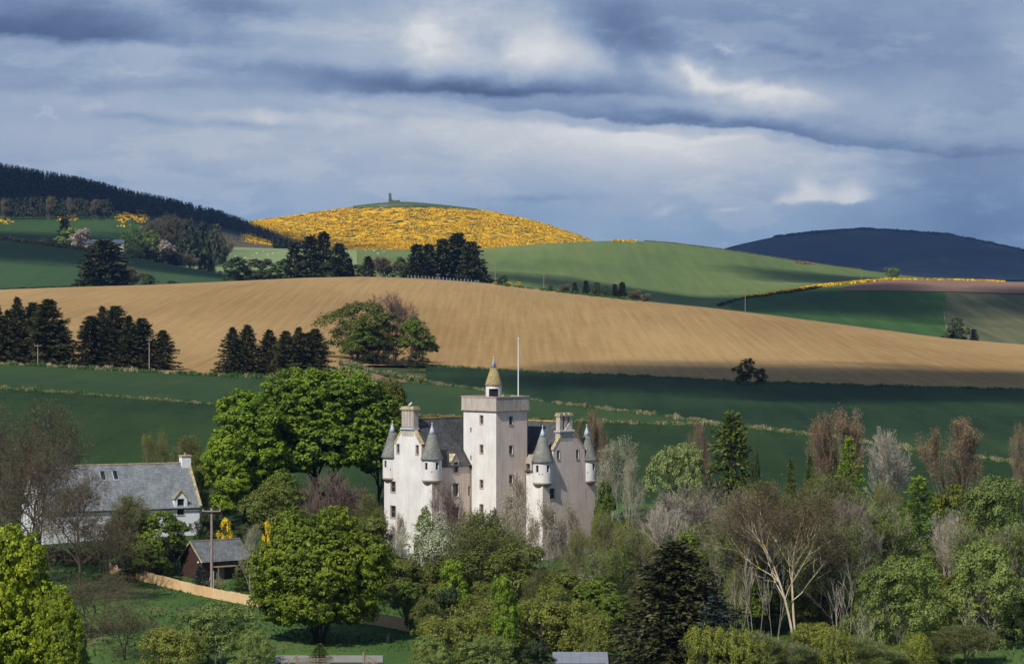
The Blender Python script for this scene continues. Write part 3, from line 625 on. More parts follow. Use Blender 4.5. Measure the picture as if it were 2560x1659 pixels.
def bare(key, seed, Ht, bark, m=None, per=0, leaf=0.16, spread=0.25, bark2=None, lim=2, **kw):
    rng = np.random.default_rng(seed); sg, tips = grow(rng, Ht, **kw); a = [s for s in sg if s[4] < lim]; b = [s for s in sg if s[4] >= lim]
    tv, tf = tubes(a, 6); parts = [('trunk', tv, tf, bark)]; bv, bf = tubes(b, 3); parts.append(('crown', bv, bf, bark2 or bark))
    if m is not None:
        mxl = kw.get('lev', 5) - 1
        P = np.array([t_[0] for t_ in tips if t_[2] >= mxl - 1]); P = np.repeat(P, per, 0)
        P = P + rng.normal(0, spread, P.shape); V = leaves(P, rng.normal(0, 1, P.shape) + np.array([0, 0, 0.4]), leaf, rng)
        parts.append(lf(V, m, 'foliage'))
    proto(key, parts)

rs = np.random.default_rng
# big dense trees
broad('syc', 1, [(0, 0, 13.5, 6.5, 6, 6.5), (-5.5, 0, 12, 4.2, 4.2, 4.6), (5.2, 1, 13, 4.4, 4.6, 5), (1.5, -3, 9.5, 5, 4, 3.6), (-6.5, -1, 8.2, 3.4, 3.4, 2.6), (6.3, -1, 8.4, 3.8, 3.4, 3.0), (-2, -1, 17, 4.5, 4.2, 3.4), (3.2, 0, 17.2, 3.6, 3.6, 3.0), (-3, -3.4, 7.8, 3, 3, 2.2), (-7.6, 0, 11.0, 2.3, 2.3, 2.0), (7.8, 0, 11.5, 2.4, 2.4, 2.2), (0, 3, 12, 7, 5, 6)], 2000, 0.66, 30, 0.34, c_syc, k_dark, Ht=20, low=-0.5)
broad('lime', 2, [(0, 0, 11, 3.6, 3.6, 4), (-1.8, -1, 7.5, 3.0, 3, 3), (1.8, -0.5, 8, 3.1, 3, 3.2), (0.4, -1, 4.6, 3.2, 2.8, 2.6), (-0.5, 0, 13.6, 2.4, 2.4, 2.4), (2.2, 0, 12.3, 2.2, 2.2, 2.0)], 620, 0.66, 36, 0.32, c_lime, k_dark, Ht=16)
broad('bronze', 3, [(0, 0, 9.5, 3.6, 3.6, 4.2), (1.6, 0, 12, 2.8, 2.8, 2.8), (-1.6, -1, 6.5, 3.2, 3, 3)], 340, 0.66, 34, 0.30, c_bronze, k_dark, Ht=15)
broad('maple', 4, [(0, 0, 7.8, 4.2, 4, 3.8), (-4.0, -0.5, 6.6, 3.2, 3, 3.0), (4.0, -0.3, 6.8, 3.3, 3, 3.2), (0.5, -2.4, 6.2, 3.6, 3, 2.8), (-2.5, 0.5, 10.0, 2.4, 2.4, 2.2), (1.6, 0.5, 10.2, 2.5, 2.4, 2.2), (-4.8, -0.5, 3.8, 2.2, 2, 1.5), (4.4, -0.6, 4.2, 2.3, 2, 1.7), (-1.8, -2.6, 3.8, 2.0, 1.8, 1.3), (5.8, 0, 8.2, 1.6, 1.6, 1.5), (0.5, -1.5, 3.4, 4.0, 3, 2.0), (0, 1.5, 5, 5, 3, 3.4), (-3.6, 0, 2.6, 2.4, 2, 1.5), (3.4, 0, 2.8, 2.6, 2, 1.6), (0, 0.5, 2.4, 2.6, 2, 1.4)], 1700, 0.52, 30, 0.26, c_maple, k_dark, stems=6, Ht=12, low=-0.5, fill=0.12)
broad('bmaple', 5, [(0, 0, 7, 5, 4.6, 4.2), (-4, 0, 5, 3.4, 3.4, 3.2), (4, -1, 5.0, 3.4, 3.2, 3.2), (2.2, -2.6, 3.6, 3.2, 2.8, 2.4), (-1.5, -2.4, 4, 3.6, 3, 2.6), (1.0, 0, 9.6, 3.2, 3.2, 2.4), (5.8, -1, 2.8, 2.4, 2.2, 1.8)], 1050, 0.52, 30, 0.27, c_yell, k_dark, Ht=12)
for i in range(2):
    bushy('green%d' % i, 20 + i, 3.4, 7.5, 9, 240, 0.65, 46, 0.26, c_green)
    bushy('olive%d' % i, 30 + i, 3.4, 7.5, 11, 280, 0.6, 44, 0.22, c_olive, flat=0.8)
    bushy('scrub%d' % i, 40 + i, 4.2, 5.5, 14, 300, 0.6, 50, 0.20, c_budg, k_grey, z0=0.05, flat=0.9, fill=0.3)
    bushy('willow%d' % i, 50 + i, 4.6, 7.0, 16, 420, 0.55, 50, 0.20, c_willow, k_grey, z0=0.06, flat=0.8, fill=0.1)
bushy('limebush0', 60, 2.6, 6, 8, 200, 0.55, 50, 0.22, c_lime)
bushy('dark0', 61, 3.2, 6, 9, 220, 0.6, 44, 0.24, c_dark)
bushy('pale0', 62, 5.2, 7.5, 18, 460, 0.55, 50, 0.20, c_pale, k_grey, z0=0.05, flat=0.75, fill=0.08)
bushy('white0', 63, 3.6, 8.5, 11, 260, 0.75, 36, 0.20, c_white, k_white, flat=0.9, fill=0.3)
bushy('red0', 64, 3.0, 2.2, 10, 160, 0.4, 44, 0.16, c_red, z0=0.1)
bushy('yellow0', 65, 1.1, 3.0, 6, 70, 0.32, 40, 0.15, c_yellow, z0=0.1)
bushy('bronzeb0', 66, 3.0, 6, 9, 200, 0.55, 46, 0.22, c_bronze)
# bare and budding trees
bare('bare0', 70, 17, k_purple, c_budb, 1, 0.15, 0.15, lev=5, kids=(9, 6, 4, 4), ang=(0.5, 1.1), up=0.015, jit=0.24, trunk=0.2, r0=0.25, minr=0.015, ratio=0.7)
bare('bare1', 71, 15, k_brown, c_budb, 2, 0.14, 0.2, lev=5, kids=(7, 5, 3, 3), ang=(0.5, 1.1), up=0.02, jit=0.24, trunk=0.2, r0=0.22, stems=2, minr=0.014, ratio=0.7)
bare('bare2', 72, 13, k_grey, None, lev=5, kids=(7, 5, 4, 3), ang=(0.35, 0.75), up=0.10, jit=0.15, trunk=0.25, stems=3, r0=0.17, minr=0.015, ratio=0.68)
bare('bare3', 73, 12, k_white, None, lev=5, kids=(6, 5, 3, 3), ang=(0.35, 0.75), up=0.12, jit=0.14, trunk=0.2, stems=3, r0=0.15, minr=0.014, ratio=0.7)
bare('purple', 74, 8, k_red, None, lev=5, kids=(7, 4, 4, 2), ang=(0.35, 0.8), up=0.12, jit=0.16, trunk=0.05, stems=4, r0=0.09, minr=0.012, ratio=0.68)
bare('lichen', 75, 15, k_lichen, c_budb, 3, 0.13, 0.35, k_twig, 3, lev=5, kids=(6, 5, 4, 4), ang=(0.4, 0.85), up=0.10, jit=0.12, trunk=0.40, stems=2, r0=0.20, minr=0.012, ratio=0.72)
bare('bud0', 76, 12, k_grey, c_budg, 4, 0.18, 0.32, lev=5, kids=(7, 5, 4, 2), ang=(0.4, 0.85), up=0.10, jit=0.15, trunk=0.18, stems=2, r0=0.16, minr=0.014, ratio=0.68)
bare('bud1', 77, 12, k_grey, c_olive, 5, 0.17, 0.32, lev=5, kids=(7, 5, 4, 2), ang=(0.4, 0.85), up=0.10, jit=0.15, trunk=0.15, stems=3, r0=0.14, minr=0.014, ratio=0.68)
bare('blossom', 78, 11, k_grey, c_blossom, 2, 0.20, 0.28, lev=5, kids=(7, 4, 4, 2), ang=(0.4, 0.85), up=0.10, jit=0.17, trunk=0.18, stems=2, r0=0.14, minr=0.012, ratio=0.68)
bare('rusty0', 79, 13, k_grey, c_rust, 3, 0.12, 0.25, lev=5, kids=(8, 5, 4, 2), ang=(0.2, 0.5), up=0.26, jit=0.10, trunk=0.10, stems=3, r0=0.12, minr=0.012, ratio=0.60)
bare('rusty1', 80, 13, k_grey, c_rust, 3, 0.12, 0.25, lev=5, kids=(8, 5, 4, 2), ang=(0.2, 0.5), up=0.18, jit=0.12, trunk=0.10, stems=2, r0=0.12, minr=0.012, ratio=0.62)
bare('silver', 81, 13, k_white, c_white, 2, 0.16, 0.3, lev=5, kids=(8, 4, 4, 2), ang=(0.3, 0.75), up=0.14, jit=0.13, trunk=0.14, stems=2, r0=0.12, minr=0.012, ratio=0.62)
bare('bud2', 83, 12, k_white, c_green, 4, 0.17, 0.34, lev=5, kids=(7, 5, 4, 2), ang=(0.3, 0.75), up=0.14, jit=0.14, trunk=0.25, stems=3, r0=0.13, minr=0.014, ratio=0.66)
bare('stems', 82, 9, k_white, None, lev=3, kids=(4, 3), ang=(0.3, 0.8), up=0.1, jit=0.13, trunk=0.45, stems=3, r0=0.08, minr=0.018)
# conifers
def coni(key, seed, m, bark=k_dark, **kw):
    V, sg = conifer(rs(seed), **kw); tv, tf = skin(sg, 0); proto(key, [('trunk', tv, tf, bark), lf(V, m)])
coni('spruce0', 90, c_spruce2, Ht=18, R=5.4, step=0.27, nb=10, dens=6.5, spray=0.75, base=0.02, power=0.9, ragged=0.42)
coni('spruce1', 91, c_spruce2, Ht=18, R=4.8, step=0.27, nb=10, dens=6.5, spray=0.75, base=0.03, power=0.75, ragged=0.45)
coni('spruce2', 92, c_spruce, Ht=18, R=5.0, step=0.27, nb=10, dens=6.5, spray=0.75, base=0.02, power=0.7, ragged=0.45)
coni('hero', 93, c_spruce2, Ht=13, R=5.2, step=0.17, nb=11, dens=9, spray=0.5, base=0.0, power=0.8, ragged=0.42, asp=0.42)
coni('bluesp', 94, c_spruceb, Ht=9, R=3.2, step=0.22, nb=8, dens=8, spray=0.45, base=0.0, power=0.8, ragged=0.2, asp=0.42)
coni('larch', 95, c_larch, Ht=13, R=3.4, step=0.26, nb=8, dens=6, spray=0.5, base=0.05, power=0.7, ragged=0.35, droop=0.2)
coni('green_con', 96, c_pine, Ht=12, R=3.0, step=0.24, nb=8, dens=7, spray=0.5, base=0.05, power=0.85, ragged=0.25)
coni('weep', 97, c_pine, Ht=13, R=4.4, step=0.30, nb=8, dens=6, spray=0.75, base=0.1, power=0.55, ragged=0.5, droop=0.75, asp=0.3)
coni('farcon', 98, c_spruce, Ht=18, R=4.0, step=0.5, nb=10, dens=3.6, spray=1.2, base=0.05, power=0.62, ragged=0.35, asp=0.45)
coni('farcon1', 99, c_spruce, Ht=18, R=4.8, step=0.5, nb=10, dens=3.6, spray=1.2, base=0.05, power=0.5, ragged=0.4, asp=0.45)
# trees a long way off: the same builders, fewer and larger sprays
bushy('farg0', 110, 6, 11, 9, 150, 1.2, 30, 0.7, c_fgreen)
bushy('farg1', 111, 6, 10, 9, 150, 1.2, 30, 0.7, c_folive)
bushy('fard0', 112, 6, 10, 9, 120, 1.3, 22, 0.9, c_dark)
bushy('farw0', 113, 6, 10, 9, 120, 1.2, 22, 0.7, c_willow, k_grey)
bushy('farb0', 114, 5, 8, 9, 100, 1.2, 22, 0.7, c_pinkb, k_grey)
bare('farbare', 115, 12, k_grey, c_budb, 2, 0.3, 0.4, lev=4, kids=(8, 6, 5), ang=(0.3, 0.7), up=0.12, trunk=0.1, stems=4, r0=0.3, minr=0.07)

NAMES = dict(syc='sycamore_tree', lime='lime_tree', bronze='copper_tree', maple='maple_tree', bmaple='maple_tree', green='bush', olive='bush', scrub='scrub_bush',
    willow='willow_bush', limebush='bush', dark='dark_bush', pale='willow_bush', white='whitebeam_tree', red='red_bush', yellow='yellow_bush', bronzeb='bush', bare='bare_tree', purple='bare_tree',
    lichen='bare_tree', bud='budding_tree', blossom='blossom_tree', rusty='poplar_tree', silver='birch_tree', stems='birch_tree', spruce='spruce_tree', hero='spruce_tree', bluesp='spruce_tree',
    larch='larch_tree', green_con='conifer_tree', weep='conifer_tree', farcon='conifer_tree', farg='round_tree', fard='round_tree', farw='round_tree', farb='blossom_tree', farbare='bare_tree')
PR = random.Random(5); DBG = []
def plant(key, x, D, top, width, label, cat='tree', group=None, lean=0.0, sink_=0.0, rz=None, name=None):
    """stands plant KEY on the land at distance D under picture column x, as tall as TOP and as wide as WIDTH ask"""
    p = PROTO[key]; X = float(wx(x, D)); z = float(H(X, D)) - sink_; h = max(0.8, float(wz(top, D)) - z); sx = width * OV / F * D / 2 / p['R']; sz = h / p['H']
    nm = name or NAMES.get(key.rstrip('0123456789'), 'tree')
    r = empty(nm, (X, D, z), 0, label, cat, group)
    a = rz if rz is not None else PR.uniform(-0.5, 0.5)
    DBG.append((key, round(sx, 2), round(sz, 2)))
    for n, me in p['parts']:
        o = linkob(n, me, r); o.rotation_euler = (0, lean, a); o.scale = (sx, sx, sz)
    return r
# ------------------------------------------------------------------ building materials
def harl(name, c1, c2, stain, amt=0.55):
    """lime-washed roughcast: patchy, with rain streaks running down"""
    m, t = mat(name); p = objc(t)
    v = noise(t, vmul(t, p, (1, 1, 0.6)), 0.55, 6, 0.6)
    st = noise(t, vmul(t, p, (3.2, 3.2, 0.16)), 1.0, 5, 0.62)
    c = ramp(t, v, [(0.32, c1), (0.66, c2)])
    q = N(t, 'ShaderNodeMapRange'); link(t, st, q.inputs[0]); q.inputs[1].default_value = 0.52; q.inputs[2].default_value = 0.80; q.inputs[4].default_value = amt
    c = mixc(t, q.outputs[0], c, stain)
    g = noise(t, p, 7.0, 4, 0.7); c = mixc(t, 0.55, c, ramp(t, g, [(0.3, (0.72, 0.72, 0.72)), (0.7, (1.12, 1.12, 1.12))]), 'MULTIPLY'); finish(t, c, 0.92, g, 0.7, 0.05, 0.15); return m
m_harl = harl('castle_harl', (0.63, 0.59, 0.545), (0.77, 0.745, 0.71), (0.36, 0.275, 0.22), 0.42)
m_harlp = harl('parapet_harl', (0.40, 0.34, 0.29), (0.55, 0.475, 0.415), (0.22, 0.17, 0.14), 0.8)
m_harlw = harl('stained_shade_harl', (0.72, 0.56, 0.455), (0.86, 0.70, 0.585), (0.34, 0.25, 0.19), 0.75)
m_white = harl('white_render', (0.72, 0.72, 0.72), (0.80, 0.80, 0.80), (0.50, 0.48, 0.45), 0.4)
m_stone = plain('dressed_stone', (0.40, 0.31, 0.235), 0.9, 0.3, 2.5, 0.3)
m_margin = plain('window_margin', (0.44, 0.375, 0.31), 0.9, 0.3, 2.5, 0.3)
m_cope = plain('lichened_coping', (0.40, 0.33, 0.20), 0.9, 0.45, 2.2, 0.3)
m_ochre = plain('ochre_ridge', (0.38, 0.26, 0.09), 0.9, 0.4, 1.5, 0.3)
m_lead = plain('lead_cap', (0.42, 0.47, 0.55), 0.55, 0.12, 2.0, 0.1)
m_glass = plain('dark_pane', (0.018, 0.019, 0.023), 0.12, 0.2, 1.0, 0.0, 0, 0.5)
m_sash = plain('painted_sash', (0.20, 0.185, 0.17), 0.6, 0.1, 3.0)
m_whitew = plain('white_paint', (0.78, 0.78, 0.78), 0.5, 0.04, 3.0)
m_dark = plain('dark_opening', (0.016, 0.014, 0.014), 0.9, 0.1, 1.0)
def slate(name, c1, c2, lich, lamt=0.5, course=0.26):
    m, t = mat(name); p = objc(t)
    br = N(t, 'ShaderNodeTexBrick'); br.inputs['Scale'].default_value = 1.0; br.inputs['Brick Width'].default_value = 0.30; br.inputs['Row Height'].default_value = course
    br.inputs['Mortar Size'].default_value = 0.02; br.inputs['Color1'].default_value = (0.75, 0.75, 0.75, 1); br.inputs['Color2'].default_value = (1.25, 1.25, 1.25, 1); br.inputs['Mortar'].default_value = (0.35, 0.35, 0.35, 1)
    uv = N(t, 'ShaderNodeUVMap'); link(t, uv.outputs[0], br.inputs['Vector'])
    v = noise(t, p, 0.8, 6, 0.65); c = ramp(t, v, [(0.33, c1), (0.66, c2)])
    f = noise(t, vmul(t, uv.outputs[0], (3.0, 0.8, 1)), 2.2, 5, 0.65)
    q = N(t, 'ShaderNodeMapRange'); link(t, f, q.inputs[0]); q.inputs[1].default_value = 0.53; q.inputs[2].default_value = 0.68; q.inputs[4].default_value = lamt
    c = mixc(t, q.outputs[0], c, lich); c = mixc(t, 0.8, c, br.outputs['Color'], 'MULTIPLY')
    finish(t, c, 0.7, br.outputs['Color'], 0.6, 0.04, 0.3); return m
m_slate = slate('castle_slate', (0.035, 0.037, 0.040), (0.085, 0.087, 0.088), (0.20, 0.19, 0.16), 0.6)
m_slatec = slate('turret_slate', (0.14, 0.145, 0.13), (0.25, 0.255, 0.225), (0.24, 0.21, 0.11), 0.7)
m_slatey = slate('lichened_slate', (0.27, 0.19, 0.06), (0.38, 0.29, 0.11), (0.34, 0.36, 0.35), 0.9)
m_slateg = slate('cottage_slate', (0.13, 0.145, 0.155), (0.25, 0.265, 0.275), (0.30, 0.30, 0.27), 0.7)
m_slates = slate('shed_slate', (0.10, 0.11, 0.115), (0.19, 0.20, 0.205), (0.27, 0.26, 0.22), 0.7)
m_brownw = plain('brown_weatherboard', (0.055, 0.028, 0.022), 0.7, 0.25, 3.0)
m_fence = plain('new_timber', (0.60, 0.40, 0.20), 0.8, 0.14, 1.2)
m_oldw = plain('weathered_timber', (0.22, 0.17, 0.125), 0.9, 0.3, 3.0)
m_pole = plain('pole_timber', (0.28, 0.205, 0.175), 0.85, 0.2, 1.5)
m_metal = plain('galvanised_metal', (0.40, 0.44, 0.48), 0.5, 0.1, 2.0)

def uv_slab(name, quad, th, m, parent):
    """a roof plane: quad is ridge0, ridge1, eave1, eave0 (corners); slates run along it"""
    q = [Vector(p) for p in quad]; n = (q[1] - q[0]).cross(q[3] - q[0]).normalized()
    if n.z < 0: n = -n
    v = [p - n * th for p in q] + q
    bm = bmesh.new(); bv = [bm.verts.new(p) for p in v]
    for f in [(0, 1, 2, 3), (4, 5, 6, 7), (0, 1, 5, 4), (1, 2, 6, 5), (2, 3, 7, 6), (3, 0, 4, 7)]: bm.faces.new([bv[i] for i in f])
    bmesh.ops.recalc_face_normals(bm, faces=bm.faces); uvl = bm.loops.layers.uv.new('UVMap')
    ex = (q[1] - q[0]).normalized(); ey = (q[3] - q[0]); ey = (ey - ex * ey.dot(ex)).normalized()
    for f in bm.faces:
        for l in f.loops: d = l.vert.co - q[0]; l[uvl].uv = (d.dot(ex), d.dot(ey))
    me = bpy.data.meshes.new(name); bm.to_mesh(me); bm.free(); me.materials.append(m); return linkob(name, me, parent)
def cone_roof(name, cx, cy, prof, m, parent, n=32):
    bm = bmesh.new(); uvl = bm.loops.layers.uv.new('UVMap'); rings = []
    for r, z in prof: rings.append([bm.verts.new((cx + r * math.cos(2 * PI * i / n), cy + r * math.sin(2 * PI * i / n), z)) for i in range(n)])
    for k in range(len(prof) - 1):
        for i in range(n):
            j = (i + 1) % n; f = bm.faces.new([rings[k][i], rings[k][j], rings[k + 1][j], rings[k + 1][i]]); f.smooth = True
            for l, (a, b) in zip(f.loops, ((i, k), (i + 1, k), (i + 1, k + 1), (i, k + 1))): l[uvl].uv = (a * prof[0][0] * 2 * PI / n, prof[b][1])
    bm.faces.new(rings[0]); bm.faces.new(rings[-1]); bmesh.ops.recalc_face_normals(bm, faces=bm.faces)
    me = bpy.data.meshes.new(name); bm.to_mesh(me); bm.free(); me.materials.append(m); return linkob(name, me, parent)
def cut(o, cutters):
    """cuts real openings for the windows"""
    if not cutters: return o
    mb = MB()
    for c in cutters:
        if c[0] == 'box': mb.box(*c[1:])
        else: mb.add(c[1], [(0, 3, 2, 1), (4, 5, 6, 7), (0, 1, 5, 4), (1, 2, 6, 5), (2, 3, 7, 6), (3, 0, 4, 7)])
    k = linkob('cutter', mb.mesh('cutter', m_dark)); mod = o.modifiers.new('b', 'BOOLEAN'); mod.operation = 'DIFFERENCE'; mod.object = k; mod.solver = 'EXACT'
    k.matrix_world = Matrix.Identity(4); pr = o.parent; o.parent = None; bpy.context.view_layer.update()
    dg = bpy.context.evaluated_depsgraph_get(); me = bpy.data.meshes.new_from_object(o.evaluated_get(dg)); o.modifiers.clear(); o.data = me
    bpy.data.objects.remove(k); o.parent = pr; return o
def orient_window(parent, x, y, z, ang, w, h, depth, sash=m_sash, bars=(1, 1), name='window', sill=True):
    """a sash (mesh) with its pane; (x, y) on the wall face, ang = outward direction"""
    c, s = math.cos(ang), math.sin(ang)
    def P(al, out, zz): return (x + out * c - al * s, y + out * s + al * c, z + zz)
    def bx(mb, a0, a1, o0, o1, z0, z1):
        vs = [P(a, o_, zz) for zz in (z0, z1) for a, o_ in ((a0, o0), (a1, o0), (a1, o1), (a0, o1))]
        mb.add(vs, [(0, 3, 2, 1), (4, 5, 6, 7), (0, 1, 5, 4), (1, 2, 6, 5), (2, 3, 7, 6), (3, 0, 4, 7)])
    mb = MB(); f = 0.05; W2 = w / 2; H2 = h / 2; d0 = -depth + 0.02; d1 = -depth + 0.07
    bx(mb, -W2, -W2 + f, d0, d1, -H2, H2); bx(mb, W2 - f, W2, d0, d1, -H2, H2); bx(mb, -W2 + f, W2 - f, d0, d1, H2 - f, H2); bx(mb, -W2 + f, W2 - f, d0, d1, -H2, -H2 + f)
    for i in range(bars[1]): zz = -H2 + h * (i + 1) / (bars[1] + 1); bx(mb, -W2 + f, W2 - f, d0, d1 - 0.01, zz - 0.025, zz + 0.025)
    if bars[0]: bx(mb, -0.014, 0.014, d0, d1 - 0.02, -H2 + f, H2 - f)
    o = mb.build(name, sash, parent)
    if sill:      # dressed margins round the opening, a finger's breadth proud
        q = MB(); bx(q, -W2 - 0.10, -W2 - 0.002, -0.05, 0.022, -H2, H2 + 0.10); bx(q, W2 + 0.002, W2 + 0.10, -0.05, 0.022, -H2, H2 + 0.10); bx(q, -W2 - 0.001, W2 + 0.001, -0.05, 0.020, H2 + 0.003, H2 + 0.10); q.build('surround', m_margin if sash is not m_whitew else sash, o)
    g = MB(); bx(g, -W2 + 0.002, W2 - 0.002, d0 - 0.05, d0 + 0.015, -H2 + 0.002, H2 - 0.002); g.build('pane', m_glass, o)
    if sill: q = MB(); bx(q, -W2 - 0.06, W2 + 0.06, -depth * 0.9, 0.06, -H2 - 0.12, -H2 - 0.003); q.build('sill', m_stone, o)
    return o

# ------------------------------------------------------------------ the castle
CX, CY, CB = (1240.35 - 1280) / F * 400, 400.0, -35.0      # near corner of the tower; level of its foot
castle = empty('castle', (CX, CY, CB), math.radians(45), 'pale harled tower castle with four cone-roofed corner turrets', 'castle')
K = math.sqrt(0.5)
def zl(z): return z - CB
def onA(A, zx, zy):      # a point of the photo on the wall plane x = A
    sx = 900 + zx / 2.659; sy = 820 + zy / 2.659; q = (sx - 1280) / F
    b = (CX + K * A - q * (CY + K * A)) / (K * (1 + q)); D = CY + K * (A + b); return b, (HZ - sy) / F * D - CB
def onB(B, zx, zy):
    sx = 900 + zx / 2.659; sy = 820 + zy / 2.659; q = (sx - 1280) / F
    a = (q * (CY + K * B) + K * B - CX) / (K * (1 - q)); D = CY + K * (a + B); return a, (HZ - sy) / F * D - CB
A0, B0, B1 = -7.14, 4.76, 14.0; RA0, RA1, RB = 5.46, 15.5, -3.22
LE, LR = zl(-21.2), zl(-15.2); RE, RR = zl(-22.0), zl(-15.75)
LM = (B0 + B1) / 2; RM = (RA0 + RA1) / 2
cutsL, cutsR, cutsT = [], [], []; WIN = []
def wa(cuts, A, zx, y0, y1, w, dep=0.24, **kw):    # window in a wall that faces -x
    b, z1 = onA(A, zx, y0); _, z0 = onA(A, zx, y1); cuts.append(('box', A - 0.3, A + dep, b - w / 2, b + w / 2, z0, z1)); WIN.append((A, b, (z0 + z1) / 2, PI, w, z1 - z0, dep, kw))
def wb(cuts, B, zx, y0, y1, w, dep=0.24, **kw):    # window in a wall that faces -y
    a, z1 = onB(B, zx, y0); _, z0 = onB(B, zx, y1); cuts.append(('box', a - w / 2, a + w / 2, B - 0.3, B + dep, z0, z1)); WIN.append((a, B, (z0 + z1) / 2, -PI / 2, w, z1 - z0, dep, kw))
wa(cutsL, A0, 253, 770, 830, 0.52); wa(cutsL, A0, 381, 778, 838, 0.52); wa(cutsL, A0, 220, 1018, 1088, 0.95); wa(cutsL, A0, 220, 1180, 1258, 1.0)
wb(cutsL, B0, 637, 890, 958, 0.80); wb(cutsL, B0, 637, 1032, 1118, 0.98); wb(cutsL, B0, 640, 1190, 1262, 1.1); wb(cutsL, B0, 726, 1050, 1112, 0.35)
wa(cutsT, 0, 808, 580, 634, 0.60); wa(cutsT, 0, 808, 775, 830, 0.60); wa(cutsT, 0, 808, 1008, 1062, 0.60); wa(cutsT, 0, 808, 1170, 1228, 0.64)
wa(cutsT, 0, 737, 660, 694, 0.26); wa(cutsT, 0, 737, 845, 878, 0.26)
wb(cutsT, 0, 1003, 587, 640, 0.66); wb(cutsT, 0, 1003, 780, 835, 0.66); wb(cutsT, 0, 1003, 975, 1030, 0.66); wb(cutsT, 0, 1005, 1125, 1180, 0.66)
wb(cutsR, RB, 1318, 813, 870, 0.48); wb(cutsR, RB, 1445, 808, 868, 0.48); wb(cutsR, RB, 1278, 1065, 1135, 0.95); wb(cutsR, RB, 1278, 1225, 1310, 1.0)
wa(cutsR, RA0, 1118, 900, 965, 0.75)
def gable_prism(axis, a0, a1, b0, b1, z0, ze, zr):
    m = (b0 + b1) / 2; prof = [(b0, z0), (b1, z0), (b1, ze), (m, zr), (b0, ze)]
    vs = [((a, b, z) if axis == 'x' else (b, a, z)) for a in (a0, a1) for b, z in prof]
    return MB().add(vs, [(4, 3, 2, 1, 0), (5, 6, 7, 8, 9)] + [(i, (i + 1) % 5, (i + 1) % 5 + 5, i + 5) for i in range(5)])
cornL = [('box', A0 - 1, A0 + 1.9, B0 - 1, B0 + 2.0, zl(-20.4), zl(-10)), ('box', A0 - 1, A0 + 1.9, B1 - 2.0, B1 + 1, zl(-20.4), zl(-10))]
cornR = [('box', RA0 - 1, RA0 + 2.0, RB - 1, RB + 1.9, zl(-20.95), zl(-10)), ('box', RA1 - 2.0, RA1 + 1, RB - 1, RB + 1.9, zl(-20.95), zl(-10))]
def cut2(o, cs):      # one boolean after the other, so cutters may touch
    for c in cs: cut(o, [c])
    return o
wL = cut(gable_prism('x', A0, 10.4, B0, 13.98, 0, LE, LR - 0.1).build('west_wing_wall', m_harl, castle), cutsL); cut(wL, cornL)
wR = cut(gable_prism('y', RB, 14.0, RA0, RA1, 0, RE, RR - 0.1).build('east_wing_wall', m_harl, castle), cutsR); cut(wR, cornR)
cut(MB().box(0, 5.8, 0, 6.16, 0, zl(-13.96)).build('tower_wall', m_harl, castle), cutsT)
for x, y, z, an, w, h, dep, kw in WIN:
    orient_window(castle, x, y, z, an, w, h, dep, bars=((1, 1) if w > 0.45 else (0, 0)), sill=w > 0.45)
for o in castle.children:      # the shaded sides: their staining, plus warm bounced light put into the colour
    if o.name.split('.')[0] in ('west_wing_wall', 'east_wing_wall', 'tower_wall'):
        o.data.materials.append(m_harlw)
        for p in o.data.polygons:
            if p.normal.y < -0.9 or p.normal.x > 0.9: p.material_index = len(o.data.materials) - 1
# roofs with raised skews and ochre ridges
sl_ = (LR - LE) / (LM - B0); oh = 0.18
uv_slab('roof', [(A0 + 0.35, LM, LR + 0.05), (12.0, LM, LR + 0.05), (12.0, B0 - oh, LE - oh * sl_ + 0.05), (A0 + 0.35, B0 - oh, LE - oh * sl_ + 0.05)], 0.12, m_slate, castle)
uv_slab('roof', [(A0 + 0.35, LM, LR + 0.05), (12.0, LM, LR + 0.05), (12.0, B1 + oh, LE - oh * sl_ + 0.05), (A0 + 0.35, B1 + oh, LE - oh * sl_ + 0.05)], 0.12, m_slate, castle)
sr_ = (RR - RE) / (RM - RA0)
uv_slab('roof', [(RM, RB + 0.35, RR + 0.05), (RM, 14.2, RR + 0.05), (RA0 - oh, 14.2, RE - oh * sr_ + 0.05), (RA0 - oh, RB + 0.35, RE - oh * sr_ + 0.05)], 0.12, m_slate, castle)
uv_slab('roof', [(RM, RB + 0.35, RR + 0.05), (RM, 14.2, RR + 0.05), (RA1 + oh, 14.2, RE - oh * sr_ + 0.05), (RA1 + oh, RB + 0.35, RE - oh * sr_ + 0.05)], 0.12, m_slate, castle)
for o in [q for q in castle.children if q.name.startswith('roof')]: cut(o, cornL + cornR)
MB().box(A0 + 0.6, 10.0, LM - 0.13, LM + 0.13, LR + 0.0, LR + 0.20).build('ridge', m_ochre, castle)
MB().box(RM - 0.13, RM + 0.13, RB + 0.6, 13.8, RR + 0.0, RR + 0.20).build('ridge', m_ochre, castle)
for s in (-1, 1):
    MB().bar((A0 + 0.25, LM + s * (LM - B0 - 2.0), LE + 2.0 * sl_ + 0.08), (A0 + 0.25, LM + s * 0.9, LR - 0.9 * sl_ + 0.08), 0.55, 0.30).build('skew', m_cope, castle)
    MB().bar((RM + s * (RM - RA0 - 2.0), RB + 0.25, RE + 2.0 * sr_ + 0.08), (RM + s * 0.9, RB + 0.25, RR - 0.9 * sr_ + 0.08), 0.55, 0.30).build('skew', m_cope, castle)
